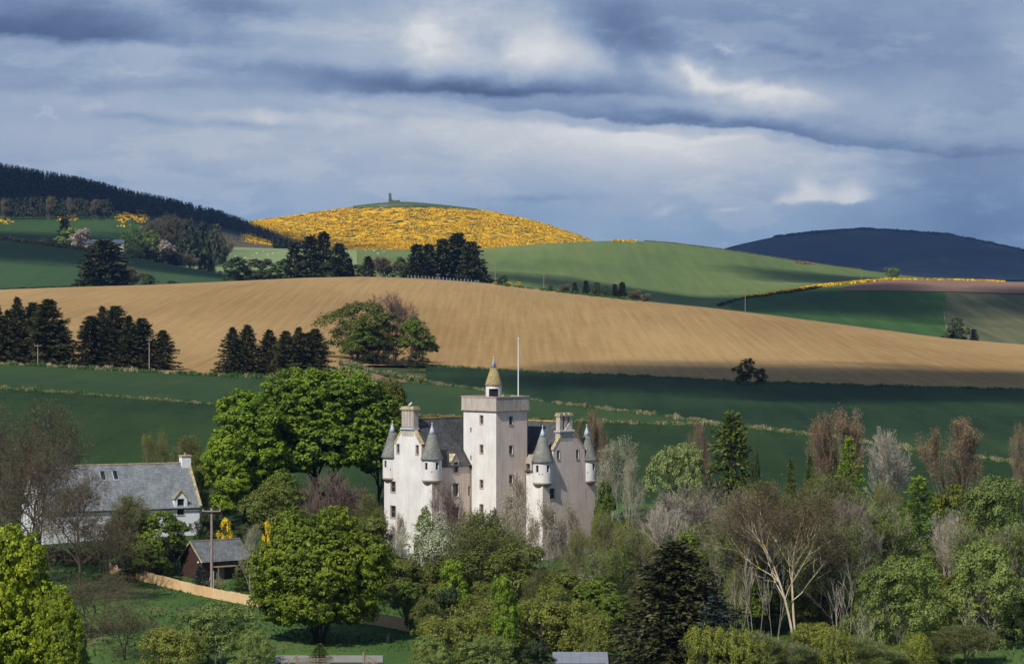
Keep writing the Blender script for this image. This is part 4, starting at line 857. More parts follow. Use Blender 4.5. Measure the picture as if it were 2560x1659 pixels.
# west chimney: one broad stack of four joined flues
mb = MB().box(A0 - 0.02, A0 + 0.85, LM - 1.15, LM + 1.15, zl(-17.4), zl(-13.95))
for k_ in range(4): q = LM - 1.15 + 2.3 * (k_ + 0.5) / 4; mb.box(A0 - 0.09, A0 + 0.92, q - 0.2, q + 0.2, zl(-16.2), zl(-13.95))
ch = mb.build('chimney', m_harlp, castle)
MB().box(A0 - 0.22, A0 + 1.05, LM - 1.35, LM + 1.35, zl(-13.95), zl(-13.72)).box(A0 - 0.10, A0 + 0.95, LM - 1.2, LM + 1.2, zl(-13.72), zl(-13.5)).build('cope', m_cope, ch)
MB().box(A0 - 0.18, A0 + 0.95, LM - 1.3, LM + 1.3, zl(-16.55), zl(-16.35)).build('base_course', m_lead, ch)
# east chimney: three separate shafts on one base
ch = MB().box(RM - 1.75, RM + 0.75, RB - 0.01, RB + 0.85, zl(-18.2), zl(-17.0)).build('chimney', m_harlp, castle)
MB().box(RM - 1.9, RM + 0.9, RB - 0.16, RB + 0.98, zl(-17.0), zl(-16.84)).build('base_course', m_lead, ch)
for k_ in range(3):
    q = RM - 1.7 + 0.92 * k_; MB().box(q, q + 0.56, RB + 0.05, RB + 0.78, zl(-16.84), zl(-14.9)).build('flue', m_harlp, ch)
    MB().box(q - 0.1, q + 0.66, RB - 0.06, RB + 0.89, zl(-14.9), zl(-14.7)).box(q - 0.02, q + 0.58, RB + 0.02, RB + 0.81, zl(-14.7), zl(-14.45)).build('cope', m_cope, ch)
# tower head
o_ = 0.2; pz0, pz1 = zl(-13.98), zl(-12.32)
mb = MB().box(-o_, 5.8 + o_, -o_, 0.2, pz0, pz1).box(-o_, 5.8 + o_, 5.96, 6.16 + o_, pz0, pz1).box(-o_, 0.2, 0.2, 5.96, pz0, pz1).box(5.6, 5.8 + o_, 0.2, 5.96, pz0, pz1)
mb.box(0.2, 5.6, 0.2, 5.96, pz0, zl(-13.4)); mb.build('parapet', m_harlp, castle)
e_ = o_ + 0.06
MB().box(-e_, 5.8 + e_, -e_, 0.26, pz1, pz1 + 0.15).box(-e_, 5.8 + e_, 5.90, 6.16 + e_, pz1, pz1 + 0.15).box(-e_, 0.26, 0.26, 5.90, pz1, pz1 + 0.15).box(5.54, 5.8 + e_, 0.26, 5.90, pz1, pz1 + 0.15).build('cope', m_stone, castle)
MB().box(-e_ + 0.02, 5.8 + e_ - 0.02, -e_ + 0.02, 6.16 + e_ - 0.02, pz0 - 0.12, pz0 - 0.003).build('corbel_course', m_stone, castle)
tx, ty = 2.45, 2.95
cap = cut(MB().lathe(tx, ty, [(1.06, zl(-13.4)), (1.06, zl(-10.72))], 40).build('cap_house', m_harl, castle),
          [('raw', [(tx + (r_) * K - s_ * 0.62 * -K, ty + (r_) * K + s_ * 0.62 * -K * 1.0, z_) for z_ in (zl(-13.3), zl(-11.2)) for r_, s_ in ((-1.6, -1), (-1.6, 1), (-0.72, 1), (-0.72, -1))])])
dd = MB(); dd.add([(tx + r_ * K + s_ * 0.60 * K, ty + r_ * K - s_ * 0.60 * K, z_) for z_ in (zl(-13.3), zl(-11.2)) for r_, s_ in ((-0.80, -1), (-0.80, 1), (-0.73, 1), (-0.73, -1))], [(0, 3, 2, 1), (4, 5, 6, 7), (0, 1, 5, 4), (1, 2, 6, 5), (2, 3, 7, 6), (3, 0, 4, 7)])
dd.build('door', m_dark, cap)
cone_roof('cone_roof', tx, ty, [(1.17, zl(-10.78)), (1.14, zl(-10.66)), (0.40, zl(-8.4))], m_slatey, cap)
MB().lathe(tx, ty, [(0.41, zl(-8.42)), (0.04, zl(-7.32)), (0.03, zl(-7.1))], 20).build('lead_cap', m_lead, cap, True)
MB().lathe(tx, ty, [(0.02, zl(-7.16)), (0.10, zl(-7.08)), (0.10, zl(-7.0)), (0.02, zl(-6.92))], 12).build('finial', m_lead, cap, True)
# corner turrets
def turret(x, y, dz, wins, holes):
    zt, zb = zl(-20.30) + dz, zl(-23.15) + dz; R = 1.28; cs = []; ws_ = []
    for th in wins:
        a = math.radians(225 + th); c, s = math.cos(a), math.sin(a); z0, z1 = zt - 1.38, zt - 0.45
        def P(al, out, z): return (x + out * c - al * s, y + out * s + al * c, z)
        cs.append(('raw', [P(al, o2, z) for z in (z0, z1) for al, o2 in ((-0.21, R - 0.22), (0.21, R - 0.22), (0.21, R + 0.3), (-0.21, R + 0.3))])); ws_.append((x + R * c, y + R * s, (z0 + z1) / 2, a, 0.42, z1 - z0))
    for th in holes:
        a = math.radians(225 + th); c, s = math.cos(a), math.sin(a); z0 = zt - 1.72
        cs.append(('raw', [(x + o2 * c - al * s, y + o2 * s + al * c, z) for z in (z0, z0 + 0.16) for al, o2 in ((-0.08, R - 0.25), (0.08, R - 0.25), (0.08, R + 0.3), (-0.08, R + 0.3))]))
    b = cut(MB().lathe(x, y, [(R, zb), (R, zt)], 48).build('turret', m_harl, castle), cs)
    for w_ in ws_: orient_window(b, *w_, 0.20, bars=(0, 1), sill=False)
    MB().lathe(x, y, [(0.12, zb - 1.02), (0.48, zb - 0.86), (0.80, zb - 0.60), (0.84, zb - 0.52), (1.06, zb - 0.34), (1.10, zb - 0.26), (1.30, zb - 0.10), (1.34, zb + 0.06), (1.285, zb + 0.12)], 36).build('corbel', m_stone, b)
    cone_roof('cone_roof', x, y, [(1.52, zt - 0.06), (1.50, zt + 0.02), (1.22, zt + 0.75), (0.62, zt + 2.75), (0.44, zt + 3.25)], m_slatec, b)
    MB().lathe(x, y, [(0.455, zt + 3.22), (0.26, zt + 3.8), (0.05, zt + 4.45), (0.04, zt + 4.6)], 20).build('lead_cap', m_lead, b, True)
    MB().lathe(x, y, [(0.02, zt + 4.55), (0.09, zt + 4.62), (0.09, zt + 4.72), (0.02, zt + 4.78)], 10).build('finial', m_lead, b, True)
turret(-6.36, 5.54, 0.0, (-36, 33), (0,)); turret(-6.36, 13.22, 0.0, (-45,), (-9,))
turret(6.24, -2.44, -0.52, (-35, 35), (0, -20)); turret(14.72, -2.44, -0.60, (46,), (5,))
# wall-head dormers
a, z1 = onB(B0, 631, 838); _, zs = onB(B0, 631, 885)
vs = [(a + dx, B0 + dy, z) for dy in (-0.04, 1.3) for dx, z in ((-0.62, LE - 0.5), (0.75, LE - 0.5), (0.75, zs), (0.06, z1 - 0.05), (-0.62, zs))]
cut(MB().add(vs, [(4, 3, 2, 1, 0), (5, 6, 7, 8, 9)] + [(i, (i + 1) % 5, (i + 1) % 5 + 5, i + 5) for i in range(5)]).build('dormer', m_harlp, castle), [cutsL[4]])
for s in (-1, 1): MB().bar((a + 0.06 + s * 0.80, B0 + 0.62, zs - 0.08), (a + 0.06, B0 + 0.62, z1 + 0.06), 1.4, 0.08).build('dormer_roof', m_cope, castle)
b, z1 = onA(RA0, 1123, 838); _, zs = onA(RA0, 1123, 880)
vs = [(RA0 + dy, b + dx, z) for dy in (-0.04, 1.3) for dx, z in ((-0.6, RE - 0.4), (0.6, RE - 0.4), (0.6, zs), (0.0, z1), (-0.6, zs))]
cut(MB().add(vs, [(4, 3, 2, 1, 0), (5, 6, 7, 8, 9)] + [(i, (i + 1) % 5, (i + 1) % 5 + 5, i + 5) for i in range(5)]).build('dormer', m_harlp, castle), [cutsR[4]])
# rainwater pipes
for px_, py_, zt_ in ((-0.12, B0 - 0.10, LE - 0.1), (5.35, -0.12, zl(-22.5))):
    MB().lathe(px_, py_, [(0.05, 0.2), (0.05, zt_)], 8).build('downpipe', m_sash, castle)
MB().box(-0.3, 0.1, B0 - 0.24, B0 - 0.04, LE - 0.5, LE - 0.1).build('rainwater_head', m_dark, castle)
# flagpole on the tower and the gull on the chimney
fp = empty('flagpole', castle.matrix_world @ Vector((0, 0, 0)), 0, 'tall white flagpole rising from the castle tower parapet', 'flagpole')
_R = Matrix.Translation((CX, CY, CB)) @ Matrix.Rotation(math.radians(45), 4, 'Z'); fx = _R @ Vector((4.75, 0.62, zl(-13.4))); fp.location = fx
MB().lathe(0, 0, [(0.075, 0), (0.07, 4), (0.045, 8.75)], 12).build('pole', m_whitew, fp); MB().lathe(0, 0, [(0.03, 8.74), (0.09, 8.8), (0.09, 8.88), (0.02, 8.95)], 10).build('ball', m_whitew, fp)
gl = _R @ Vector((A0 + 0.35, LM - 0.05, zl(-13.5))); gull = empty('gull', gl, 0.6, 'white gull standing on the west chimney of the castle', 'bird')
bm = bmesh.new(); bmesh.ops.create_uvsphere(bm, u_segments=14, v_segments=8, radius=1.0)
for v_ in bm.verts:
    x_, y_, z_ = v_.co; t_ = (x_ + 1) / 2; v_.co = (x_ * 0.27, y_ * 0.105 * (0.35 + 0.9 * t_ ** 0.6), z_ * 0.115 * (0.35 + 0.85 * t_ ** 0.6) + 0.16 * x_ + 0.27)
me = bpy.data.meshes.new('body'); bm.to_mesh(me); bm.free(); me.materials.append(m_whitew); linkob('body', me, gull)
MB().lathe(0.24, 0, [(0.02, 0.31), (0.055, 0.36), (0.062, 0.45), (0.06, 0.50), (0.02, 0.545)], 10).build('head', m_whitew, gull, True); MB().bar((0.28, 0, 0.48), (0.38, 0, 0.455), 0.03).build('beak', m_ochre, gull)
for s in (-1, 1): MB().bar((0.02, s * 0.04, 0), (0.04, s * 0.04, 0.2), 0.02).build('leg', m_ochre, gull)

# ------------------------------------------------------------------ white cottage behind the garden trees
ca = math.radians(27); c_, s_ = math.cos(ca), math.sin(ca); w_ = 4.6; Lc = 22.6
Df = 406.0; x0_ = (107 - 1280) / F * Df; g0 = -31.9
cot = empty('cottage', (x0_, Df, g0), ca, 'long white cottage with a grey slate roof behind the bare trees', 'house')
ze = (HZ - 1267) / F * (Df + 9) - g0; zr = (HZ - 1162) / F * (Df + 9) - g0
cc = []; dw = [(19.6, 1.05, ze + 0.05, 1.0, 2.2), (3.2, 1.05, ze + 0.25, 0.85, 1.75)]
for (xx, _, zc_, ww, hh) in dw: cc.append(('box', xx - ww / 2, xx + ww / 2, -0.3, 0.2, zc_ - hh / 2, zc_ + hh / 2))
gw = [(6.0, 0.0, 1.5, 1.0, 1.3), (10.0, 0, 1.5, 1.0, 1.3), (14.5, 0, 1.4, 1.0, 1.4)]
for (xx, _, zc_, ww, hh) in gw: cc.append(('box', xx - ww / 2, xx + ww / 2, -0.3, 0.2, zc_ - hh / 2, zc_ + hh / 2))
cut(gable_prism('x', 0, Lc, 0, 2 * w_, -2.0, ze, zr - 0.08).build('wall', m_white, cot), cc)
se = (zr - ze) / w_
for sg in (0, 1):
    yy = -0.15 if sg == 0 else 2 * w_ + 0.15
    rf = uv_slab('roof', [(0.05, w_, zr + 0.06), (Lc - 0.05, w_, zr + 0.06), (Lc - 0.05, yy, ze - 0.15 * se + 0.06), (0.05, yy, ze - 0.15 * se + 0.06)], 0.14, m_slateg, cot)
MB().box(0.2, Lc - 0.3, w_ - 0.12, w_ + 0.12, zr, zr + 0.17).build('ridge', m_cope, cot)
for xx in (0.12, Lc - 0.12):
    for s in (-1, 1): MB().bar((xx, w_ + s * (w_ + 0.1), ze + 0.08), (xx, w_, zr + 0.13), 0.34, 0.22).build('skew', m_cope, cot)
c1 = MB().box(Lc - 1.3, Lc + 0.02, w_ - 0.55, w_ + 0.55, zr - 0.9, zr + 0.95).build('chimney', m_white, cot); MB().box(Lc - 1.4, Lc + 0.12, w_ - 0.65, w_ + 0.65, zr + 0.95, zr + 1.12).build('cope', m_stone, c1)
MB().lathe(Lc - 0.65, w_, [(0.16, zr + 1.12), (0.14, zr + 1.45)], 10).build('chimney_pot', m_ochre, c1)
for (xx, dy, zc_, ww, hh) in dw:
    hw = 0.95; zt_ = zc_ + hh / 2 + 0.35; vs = [(xx + dx, yy, z) for yy in (-0.03, 1.9) for dx, z in ((-hw, ze - 0.6), (hw, ze - 0.6), (hw, zt_ - 0.35), (0, zt_ + 0.7), (-hw, zt_ - 0.35))]
    cut(MB().add(vs, [(4, 3, 2, 1, 0), (5, 6, 7, 8, 9)] + [(i, (i + 1) % 5, (i + 1) % 5 + 5, i + 5) for i in range(5)]).build('dormer', m_white, cot), [('box', xx - ww / 2, xx + ww / 2, -0.3, 0.2, zc_ - hh / 2, zc_ + hh / 2)])
    for s in (-1, 1): uv_slab('dormer_roof', [(xx, -0.12, zt_ + 0.78), (xx, 2.2, zt_ + 0.78), (xx + s * (hw + 0.12), 2.2, zt_ - 0.42), (xx + s * (hw + 0.12), -0.12, zt_ - 0.42)], 0.1, m_slateg, cot)
    for s in (-1, 1): MB().bar((xx + s * (hw + 0.1), -0.06, zt_ - 0.36), (xx, -0.06, zt_ + 0.84), 0.2, 0.14).build('bargeboard', m_ochre, cot)
    orient_window(cot, xx, 0, zc_, -PI / 2, ww, hh, 0.18, sash=m_sash, bars=(0, 1))
for (xx, dy, zc_, ww, hh) in gw: orient_window(cot, xx, 0, zc_, -PI / 2, ww, hh, 0.18, sash=m_whitew, bars=(1, 1))
for xx in (9.6, 11.4):      # roof lights
    y_ = 2.9; z_ = ze + y_ * se + 0.1; y2 = 3.9; z2 = ze + y2 * se + 0.1
    fr = MB().bar((xx, y_, z_), (xx, y2, z2), 0.72, 0.14).build('roof_light', m_metal, cot); MB().bar((xx, y_ + 0.08, z_ + 0.1 + 0.02), (xx, y2 - 0.08, z2 + 0.02), 0.58, 0.12).build('pane', m_glass, fr)
MB().lathe(Lc - 0.25, -0.1, [(0.05, 0), (0.05, ze - 0.1)], 8).build('downpipe', m_dark, cot); MB().box(0, Lc, -0.26, -0.14, ze - 0.30, ze - 0.17).build('gutter', m_dark, cot)

# ------------------------------------------------------------------ brown boarded shed
sa = math.radians(42); Ds = 384.0; xs_ = (505.6 - 1280) / F * Ds; gs = float(H(xs_, Ds)) - 0.3
shd = empty('shed', (xs_, Ds, gs), sa, 'dark brown boarded shed with a grey slate roof beside the timber fence', 'shed')
ws2 = 2.3; Lq = 7.4; zse = (HZ - 1400) / F * Ds - gs; zsr = (HZ - 1354) / F * (Ds + 1.5) - gs
gable_prism('x', 0, Lq, 0, 2 * ws2, -0.5, zse, zsr - 0.06).build('wall', m_brownw, shd); ss = (zsr - zse) / ws2
k_ = 0; z_ = 0.1
while z_ < zsr - 0.3:      # weatherboards on the gable and the front, each a lapped board
    ins = 0 if z_ < zse else (z_ - zse) / ss + 0.05
    MB().box(-0.035, -0.003, ins, 2 * ws2 - ins, z_, z_ + 0.20).build('board', m_brownw, shd)
    if z_ < zse - 0.25: MB().box(0.0, Lq, -0.035, -0.003, z_, z_ + 0.20).build('board', m_brownw, shd)
    z_ += 0.225
for s in (-1, 1):
    yy = ws2 + s * (ws2 + 0.3); uv_slab('roof', [(-0.25, ws2, zsr + 0.05), (Lq + 0.25, ws2, zsr + 0.05), (Lq + 0.25, yy, zse - 0.3 * ss + 0.05), (-0.25, yy, zse - 0.3 * ss + 0.05)], 0.09, m_slates, shd)
    MB().bar((-0.27, yy, zse - 0.3 * ss + 0.02), (-0.27, ws2, zsr + 0.02), 0.05, 0.2).build('bargeboard', m_cope, shd)
MB().box(-0.25, Lq + 0.25, ws2 - 0.1, ws2 + 0.1, zsr + 0.03, zsr + 0.14).build('ridge', m_stone, shd)
MB().lathe(-0.08, 0.75, [(0.02, zse - 0.42), (0.13, zse - 0.36), (0.13, zse - 0.22), (0.02, zse - 0.16)], 10).build('lamp', m_whitew, shd)
pc = MB().box(1.6, 4.6, -1.3, -0.04, 1.95, 2.05).build('porch_roof', m_oldw, shd)
for xx in (1.7, 4.5): MB().box(xx - 0.05, xx + 0.05, -1.22, -1.12, -0.4, 1.95).build('post', m_oldw, pc)
MB().box(2.2, 3.4, -0.09, -0.04, 0, 1.85).build('door', m_sash, shd)

# ------------------------------------------------------------------ new timber fence, panel by panel
pts = [(255, 1331), (310, 1344), (380, 1362), (450, 1380), (520, 1395), (600, 1411), (700, 1428), (800, 1443), (880, 1453), (965, 1470)]
P3 = [(float(wx(x, hitD(x, y, 336, 410)[0])), float(hitD(x, y, 336, 410)[0])) for x, y in pts]
fence = empty('timber_fence', (P3[0][0], P3[0][1], float(H(*P3[0]))), 0, 'new pale timber board fence stepping down past the shed', 'fence')
Lf = [0]; 
for i in range(len(P3) - 1): Lf.append(Lf[-1] + math.dist(P3[i], P3[i + 1]))
def along(s): return np.interp(s, Lf, [p[0] for p in P3]), np.interp(s, Lf, [p[1] for p in P3])
s = 0.0; RF = random.Random(3); ox, oy, oz = fence.location
pan_mats = [m_fence, plain('new_timber_warm', (0.64, 0.42, 0.205), 0.8, 0.12, 1.2), plain('new_timber_pale', (0.66, 0.46, 0.25), 0.8, 0.12, 1.2)]
while s < Lf[-1] - 1.2:
    x, y = along(s); x2, y2 = along(s + 1.8); z = float(H(x, y)); z2 = float(H(x2, y2)); dx, dy = (x2 - x) / 1.8, (y2 - y) / 1.8; mb = MB(); zb = RF.uniform(-0.04, 0.04); ht = 1.28 if s < Lf[-1] * 0.7 else 1.45
    for k_ in range(15):
        t0 = k_ * 0.12; bx_, by_ = x + dx * (t0 + 0.055) - ox, y + dy * (t0 + 0.055) - oy; zz = z + (z2 - z) * t0 / 1.8 - oz; off = 0.012 if k_ % 2 else -0.012
        nx, ny = -dy, dx; hx, hy = dx * 0.056, dy * 0.056; top = zz + ht + zb + RF.uniform(-0.015, 0.015)
        vs = [(bx_ + sx_ * hx + (sy_ * 0.01 + off) * nx, by_ + sx_ * hy + (sy_ * 0.01 + off) * ny, q_) for q_ in (zz - 0.1, top) for sx_, sy_ in ((-1, -1), (1, -1), (1, 1), (-1, 1))]
        mb.add(vs, [(0, 3, 2, 1), (4, 5, 6, 7), (0, 1, 5, 4), (1, 2, 6, 5), (2, 3, 7, 6), (3, 0, 4, 7)])
    mb.build('panel', pan_mats[RF.randrange(3)], fence)
    MB().box(x - ox - 0.05, x - ox + 0.05, y - oy + 0.03, y - oy + 0.13, z - oz - 0.3, z - oz + ht + 0.06).build('post', m_fence, fence); s += 1.82

# ------------------------------------------------------------------ poles, gate, posts, roof corner at the foot
def pole(x, D, top, label, arm=1.6, r=0.13, group='wooden line poles', bands=False, m=None):
    X = float(wx(x, D)); z = float(H(X, D)); h = float(wz(top, D)) - z
    o = empty('utility_pole', (X, D, z), 0, label, 'pole', group); m = m or m_pole
    MB().lathe(0, 0, [(r, -0.4), (r * 0.7, h)], 10).build('pole', m, o)
    c = MB().box(-arm / 2, arm / 2, -0.14 - r, -r * 0.8, h - 0.42, h - 0.28).build('crossarm', m, o)
    for q in (-0.45, 0.0, 0.45): MB().lathe(q * arm, -0.1 - r * 0.8, [(0.05, h - 0.28), (0.07, h - 0.18), (0.03, h - 0.08)], 8).build('insulator', m_metal, c)
    return o
up = pole(492 / 1.0, 372, 1180, 'brown utility pole with a crossarm in front of the shed', 2.3, 0.20)
for z_ in (2.0, 6.2): MB().box(-0.24, -0.16, -0.22, 0.1, z_, z_ + 0.35).build('plate', m_metal, up)
MB().lathe(0.24, -0.05, [(0.05, 0), (0.05, 3.2)], 8).build('cable_guard', m_metal, up)
pole(88, 800, 800, 'thin line pole in front of the leftmost spruce clump', 1.8, 0.16)
pole(347, 805, 787, 'thin line pole before the second spruce clump from the left', 1.4, 0.16)
pole(1018, 1330, 636, 'line pole standing alone on the ploughed hill', 2.0, 0.17)
pole(1151, 1700, 607, 'line pole beside the dark conifers on the skyline', 3.2, 0.2)
pole(1264, 1750, 637, 'line pole near the foot of the green hill', 2.4, 0.2)
pole(1732, 1800, 668, 'line pole at the end of the gorse hedge', 1.6, 0.2)
pole(2002, 2200, 640, 'faint line pole by the gorse hedge', 2.0, 0.2)
Dg_ = 327.5; gx = float(wx(690, Dg_)); gz = float(H(gx, Dg_)); gt = empty('timber_gate', (gx, Dg_, gz), 0.08, 'weathered five-bar timber gate at the edge of the lane', 'gate')
for k_ in range(5): MB().box(0.1, 3.6, -0.03, 0.03, 0.25 + k_ * 0.24, 0.35 + k_ * 0.24).build('rail', m_oldw, gt)
for xx in (0.1, 1.85, 3.5): MB().box(xx, xx + 0.1, -0.07, -0.035, 0.2, 1.36).build('stile', m_oldw, gt)
MB().box(-0.16, 0.06, -0.12, 0.1, -0.3, 1.75).build('gatepost', m_oldw, gt); MB().bar((-0.1, -0.05, 1.5), (-1.3, -0.05, 0.1), 0.1).build('brace', m_oldw, gt)
for x, l in ((655, 'grey fence post just left of the timber gate'), (671, 'grey fence post second from the gate'), (660, 'short grey stake between two posts by the gate')):
    X = float(wx(x, 327)); z = float(H(X, 327)); o = MB().box(-0.07, 0.07, -0.07, 0.07, -0.3, 1.25 if x != 660 else 0.9).build('fence_post', m_oldw); o.location = (X, 327, z); tag(o, l, 'post', 'posts beside the gate')
fb = empty('broken_fence', (float(wx(846, 329)), 329, float(H(wx(846, 329), 329))), -0.35, 'short run of dark slatted fence leaning beyond the gate', 'fence')
MB().box(-0.1, 0.1, -0.1, 0.1, -0.3, 1.7).build('post', m_oldw, fb)
for k_ in range(5): MB().bar((0.1, 0, 1.25 - k_ * 0.22), (1.5, 0.1, 0.85 - k_ * 0.22), 0.05, 0.12).build('rail', m_oldw, fb)
X = float(wx(902, 343)); o = MB().box(-0.17, 0.17, -0.14, 0.14, -0.3, 1.25).build('gatepost', m_dark); o.location = (X, 343, float(H(X, 343))); tag(o, 'thick black post on the grass right of the maple', 'post')
# grey felt roof whose top shows at the bottom edge
Dr = 322.0; rx = float(wx(1348, Dr)); rz = (HZ - 1629) / F * (Dr + 2.0)
hut = empty('hut', (rx, Dr, rz - 3.0), 0.0, 'grey flat-pitched hut roof at the bottom edge of the picture', 'hut')
m_felt = plain('grey_felt', (0.17, 0.185, 0.215), 0.7, 0.1, 1.0)
MB().box(-2.7, 2.7, -1.8, 1.9, -1.2, 2.2).build('wall', m_brownw, hut); 
for k_ in range(6): MB().bar((-2.9 + k_ * 0.98 + 0.49, -2.1, 2.0), (-2.9 + k_ * 0.98 + 0.49, 2.1, 3.0), 0.965, 0.06).build('roof_sheet', m_felt, hut)
# ------------------------------------------------------------------ vegetation, nearest trees first
# x, distance, top (picture heights, 2380 px wide), width in the same pixels
P_ = plant
P_('bmaple', 5, 312, 1225, 350, 'sunlit yellow-green maple filling the bottom left corner', rz=0.1)
P_('bmaple', 135, 307, 1375, 200, 'low yellow-green maple at the right foot of the corner maple', rz=2)
P_('maple', 742, 343, 1180, 310, 'spreading yellow-green maple on many dark stems in front of the timber fence', rz=0)
P_('green_con', 742, 329, 1495, 60, 'thin young conifer in front of the spreading maple by the gate', 'tree')
P_('hero', 1568, 326, 1262, 330, 'large dark spruce beside the grey hut roof', rz=0.4)
P_('bluesp', 1665, 318, 1385, 150, 'bluish young spruce leaning against the large dark spruce', rz=0.2)
P_('lichen', 1852, 342, 1125, 265, 'pale bare tree with yellow lichen on its forked trunk', rz=0.6)
P_('syc', 648, 444, 905, 230, 'dense green sycamore filling the gap between the huge one and the lime-green tree', rz=2.2)
P_('syc', 742, 436, 856, 400, 'huge dense green sycamore between the cottage and the castle', rz=0)
P_('bronze', 880, 441, 878, 125, 'bronze-green tree against the right side of the huge sycamore', rz=0)
P_('lime', 570, 428, 908, 190, 'bright lime-green tree at the left flank of the huge sycamore', rz=0)
P_('lime', 520, 420, 1000, 120, 'lower bright green tree left of the lime-green tree, above the shed', rz=2)
P_('green0', 660, 425, 1090, 120, 'dull green bush under the huge sycamore crown', 'bush')
P_('olive0', 625, 408, 1120, 130, 'olive bush behind the right end of the shed', 'bush')
P_('dark0', 480, 404, 1185, 80, 'dark bush just behind the shed roof', 'bush')
P_('dark0', 560, 398, 1215, 70, 'dark bush between the shed and the yellow bush', 'bush')
P_('yellow0', 525, 392, 1204, 38, 'small golden bush rising behind the shed', 'bush')
P_('yellow0', 620, 388, 1210, 22, 'thin golden shrub beside the spreading maple', 'bush')
P_('silver', 583, 372, 1222, 60, 'slender grey-stemmed sapling at the right end of the shed')
P_('bluesp', 465, 378, 1315, 46, 'small dark conifer at the near corner of the shed')
P_('green_con', 562, 377, 1300, 50, 'small bushy conifer by the shed porch')
# around the cottage
P_('bare0', 10, 383, 930, 330, 'tall bare tree at the left edge over the cottage gable', rz=1)
P_('bare1', 95, 378, 922, 230, 'tall bare tree with brown buds in front of the cottage', rz=0.3)
P_('bare0', 185, 372, 1085, 290, 'crooked bare tree before the middle of the cottage', rz=2)
P_('bare0', 75, 374, 1010, 260, 'bare tree in front of the cottage gable', rz=3.3)
P_('bare1', 240, 366, 1185, 190, 'low bare tree with brown buds above the end of the timber fence', rz=4)
P_('bare1', 215, 344, 1330, 250, 'bare brown thicket on the bank below the cottage', 'thicket', rz=1.2)
P_('bare1', 290, 334, 1405, 190, 'lower bare brown thicket beside the olive willow', 'thicket', rz=3)
P_('bud0', 355, 432, 1000, 85, 'small grey-green tree behind the cottage chimney', rz=1)
P_('bud1', 430, 432, 1015, 110, 'brown-green budding tree right of the cottage chimney')
P_('olive1', 460, 424, 1080, 70, 'olive tree at the right end of the cottage')
P_('bud1', 300, 392, 1150, 120, 'budding shrub in front of the cottage roof', 'bush')
P_('olive0', 300, 388, 1185, 110, 'brownish bush against the front of the cottage', 'bush')
P_('green1', 372, 386, 1188, 130, 'green garden bush in front of the white dormer', 'bush')
P_('green0', 345, 382, 1258, 100, 'low green bush behind the timber fence', 'bush')
P_('dark0', 408, 392, 1210, 70, 'dark bush at the right front corner of the cottage', 'bush')
P_('dark0', 300, 383, 1280, 80, 'dark low bush behind the left end of the timber fence', 'bush')
for i, (x, w) in enumerate(((60, 70), (115, 75), (170, 80), (225, 70))):
    P_('red0', x, 392, 1262 + i * 5, w, ('leftmost clump of the dark red hedge below the cottage', 'second clump from the left in the dark red hedge', 'third clump from the left in the dark red hedge', 'last clump of the dark red hedge, nearest the timber fence')[i], 'hedge', 'clumps of the dark red hedge')
P_('willow0', 500, 329, 1402, 190, 'rounded olive willow on the lawn below the timber fence', 'bush')
P_('scrub0', 400, 323, 1455, 150, 'low scrub at the bottom left of the lawn', 'bush')
P_('willow1', 590, 322, 1462, 110, 'small willow at the bottom edge left of the lane', 'bush')
P_('purple', 785, 402, 1095, 200, 'reddish bare shrub between the sycamore and the castle')
P_('purple', 720, 398, 1150, 120, 'reddish bare shrub just left of the larger reddish one', rz=2)
P_('olive1', 860, 384, 1200, 120, 'olive bush at the foot of the castle\'s left corner', 'bush')
P_('bud1', 850, 396, 1150, 90, 'brown budding shrub beside the left castle wall', 'bush')
P_('maple', 880, 372, 1262, 110, 'yellow-green sapling leaning out behind the spreading maple')
P_('olive0', 925, 368, 1300, 120, 'dark olive bush right of the spreading maple', 'bush')
# in front of the castle
P_('white0', 1000, 372, 1182, 140, 'silvery whitebeam before the left castle wing')
P_('blossom', 935, 384, 1190, 60, 'pale twiggy shrub at the castle\'s left foot', 'bush')
P_('purple', 1040, 386, 1120, 100, 'fine bare sapling against the castle recess')
P_('green0', 990, 385, 1178, 60, 'green bush top showing left of the whitebeam', 'bush')
P_('dark0', 1140, 384, 1182, 55, 'dark green bush at the foot of the castle tower', 'bush')
P_('dark0', 1092, 386, 1200, 60, 'dark bush left of the tower foot', 'bush')
P_('bud1', 1120, 372, 1188, 180, 'brown-green budding thicket below the castle tower', 'thicket')
P_('olive1', 1070, 362, 1280, 150, 'olive thicket below the whitebeam', 'thicket')
P_('olive0', 1190, 364, 1262, 160, 'dull olive thicket below the east wing', 'thicket')
P_('limebush0', 1062, 352, 1300, 70, 'bright green bush under the whitebeam', 'bush')
P_('blossom', 1212, 384, 1098, 90, 'budding tree in front of the tower\'s right corner')
P_('blossom', 1280, 378, 1165, 120, 'cream blossoming tree before the east wing')
P_('blossom', 1335, 380, 1170, 80, 'second cream blossoming tree before the east gable')
P_('bud0', 1395, 376, 1185, 110, 'lime-budded tree at the castle\'s right corner')
P_('green1', 1404, 392, 1118, 54, 'fresh green tree pressed to the right castle corner')
P_('bud0', 1340, 364, 1225, 100, 'greenish budding tree below the east gable')
P_('bud0', 1450, 362, 1212, 130, 'green-budded tree right of the castle, in front of the birches')
P_('olive1', 1290, 356, 1330, 140, 'olive bush below the blossoming trees', 'bush')
P_('green0', 1400, 350, 1340, 130, 'mid-green bush above the dark spruce\'s left side', 'bush')
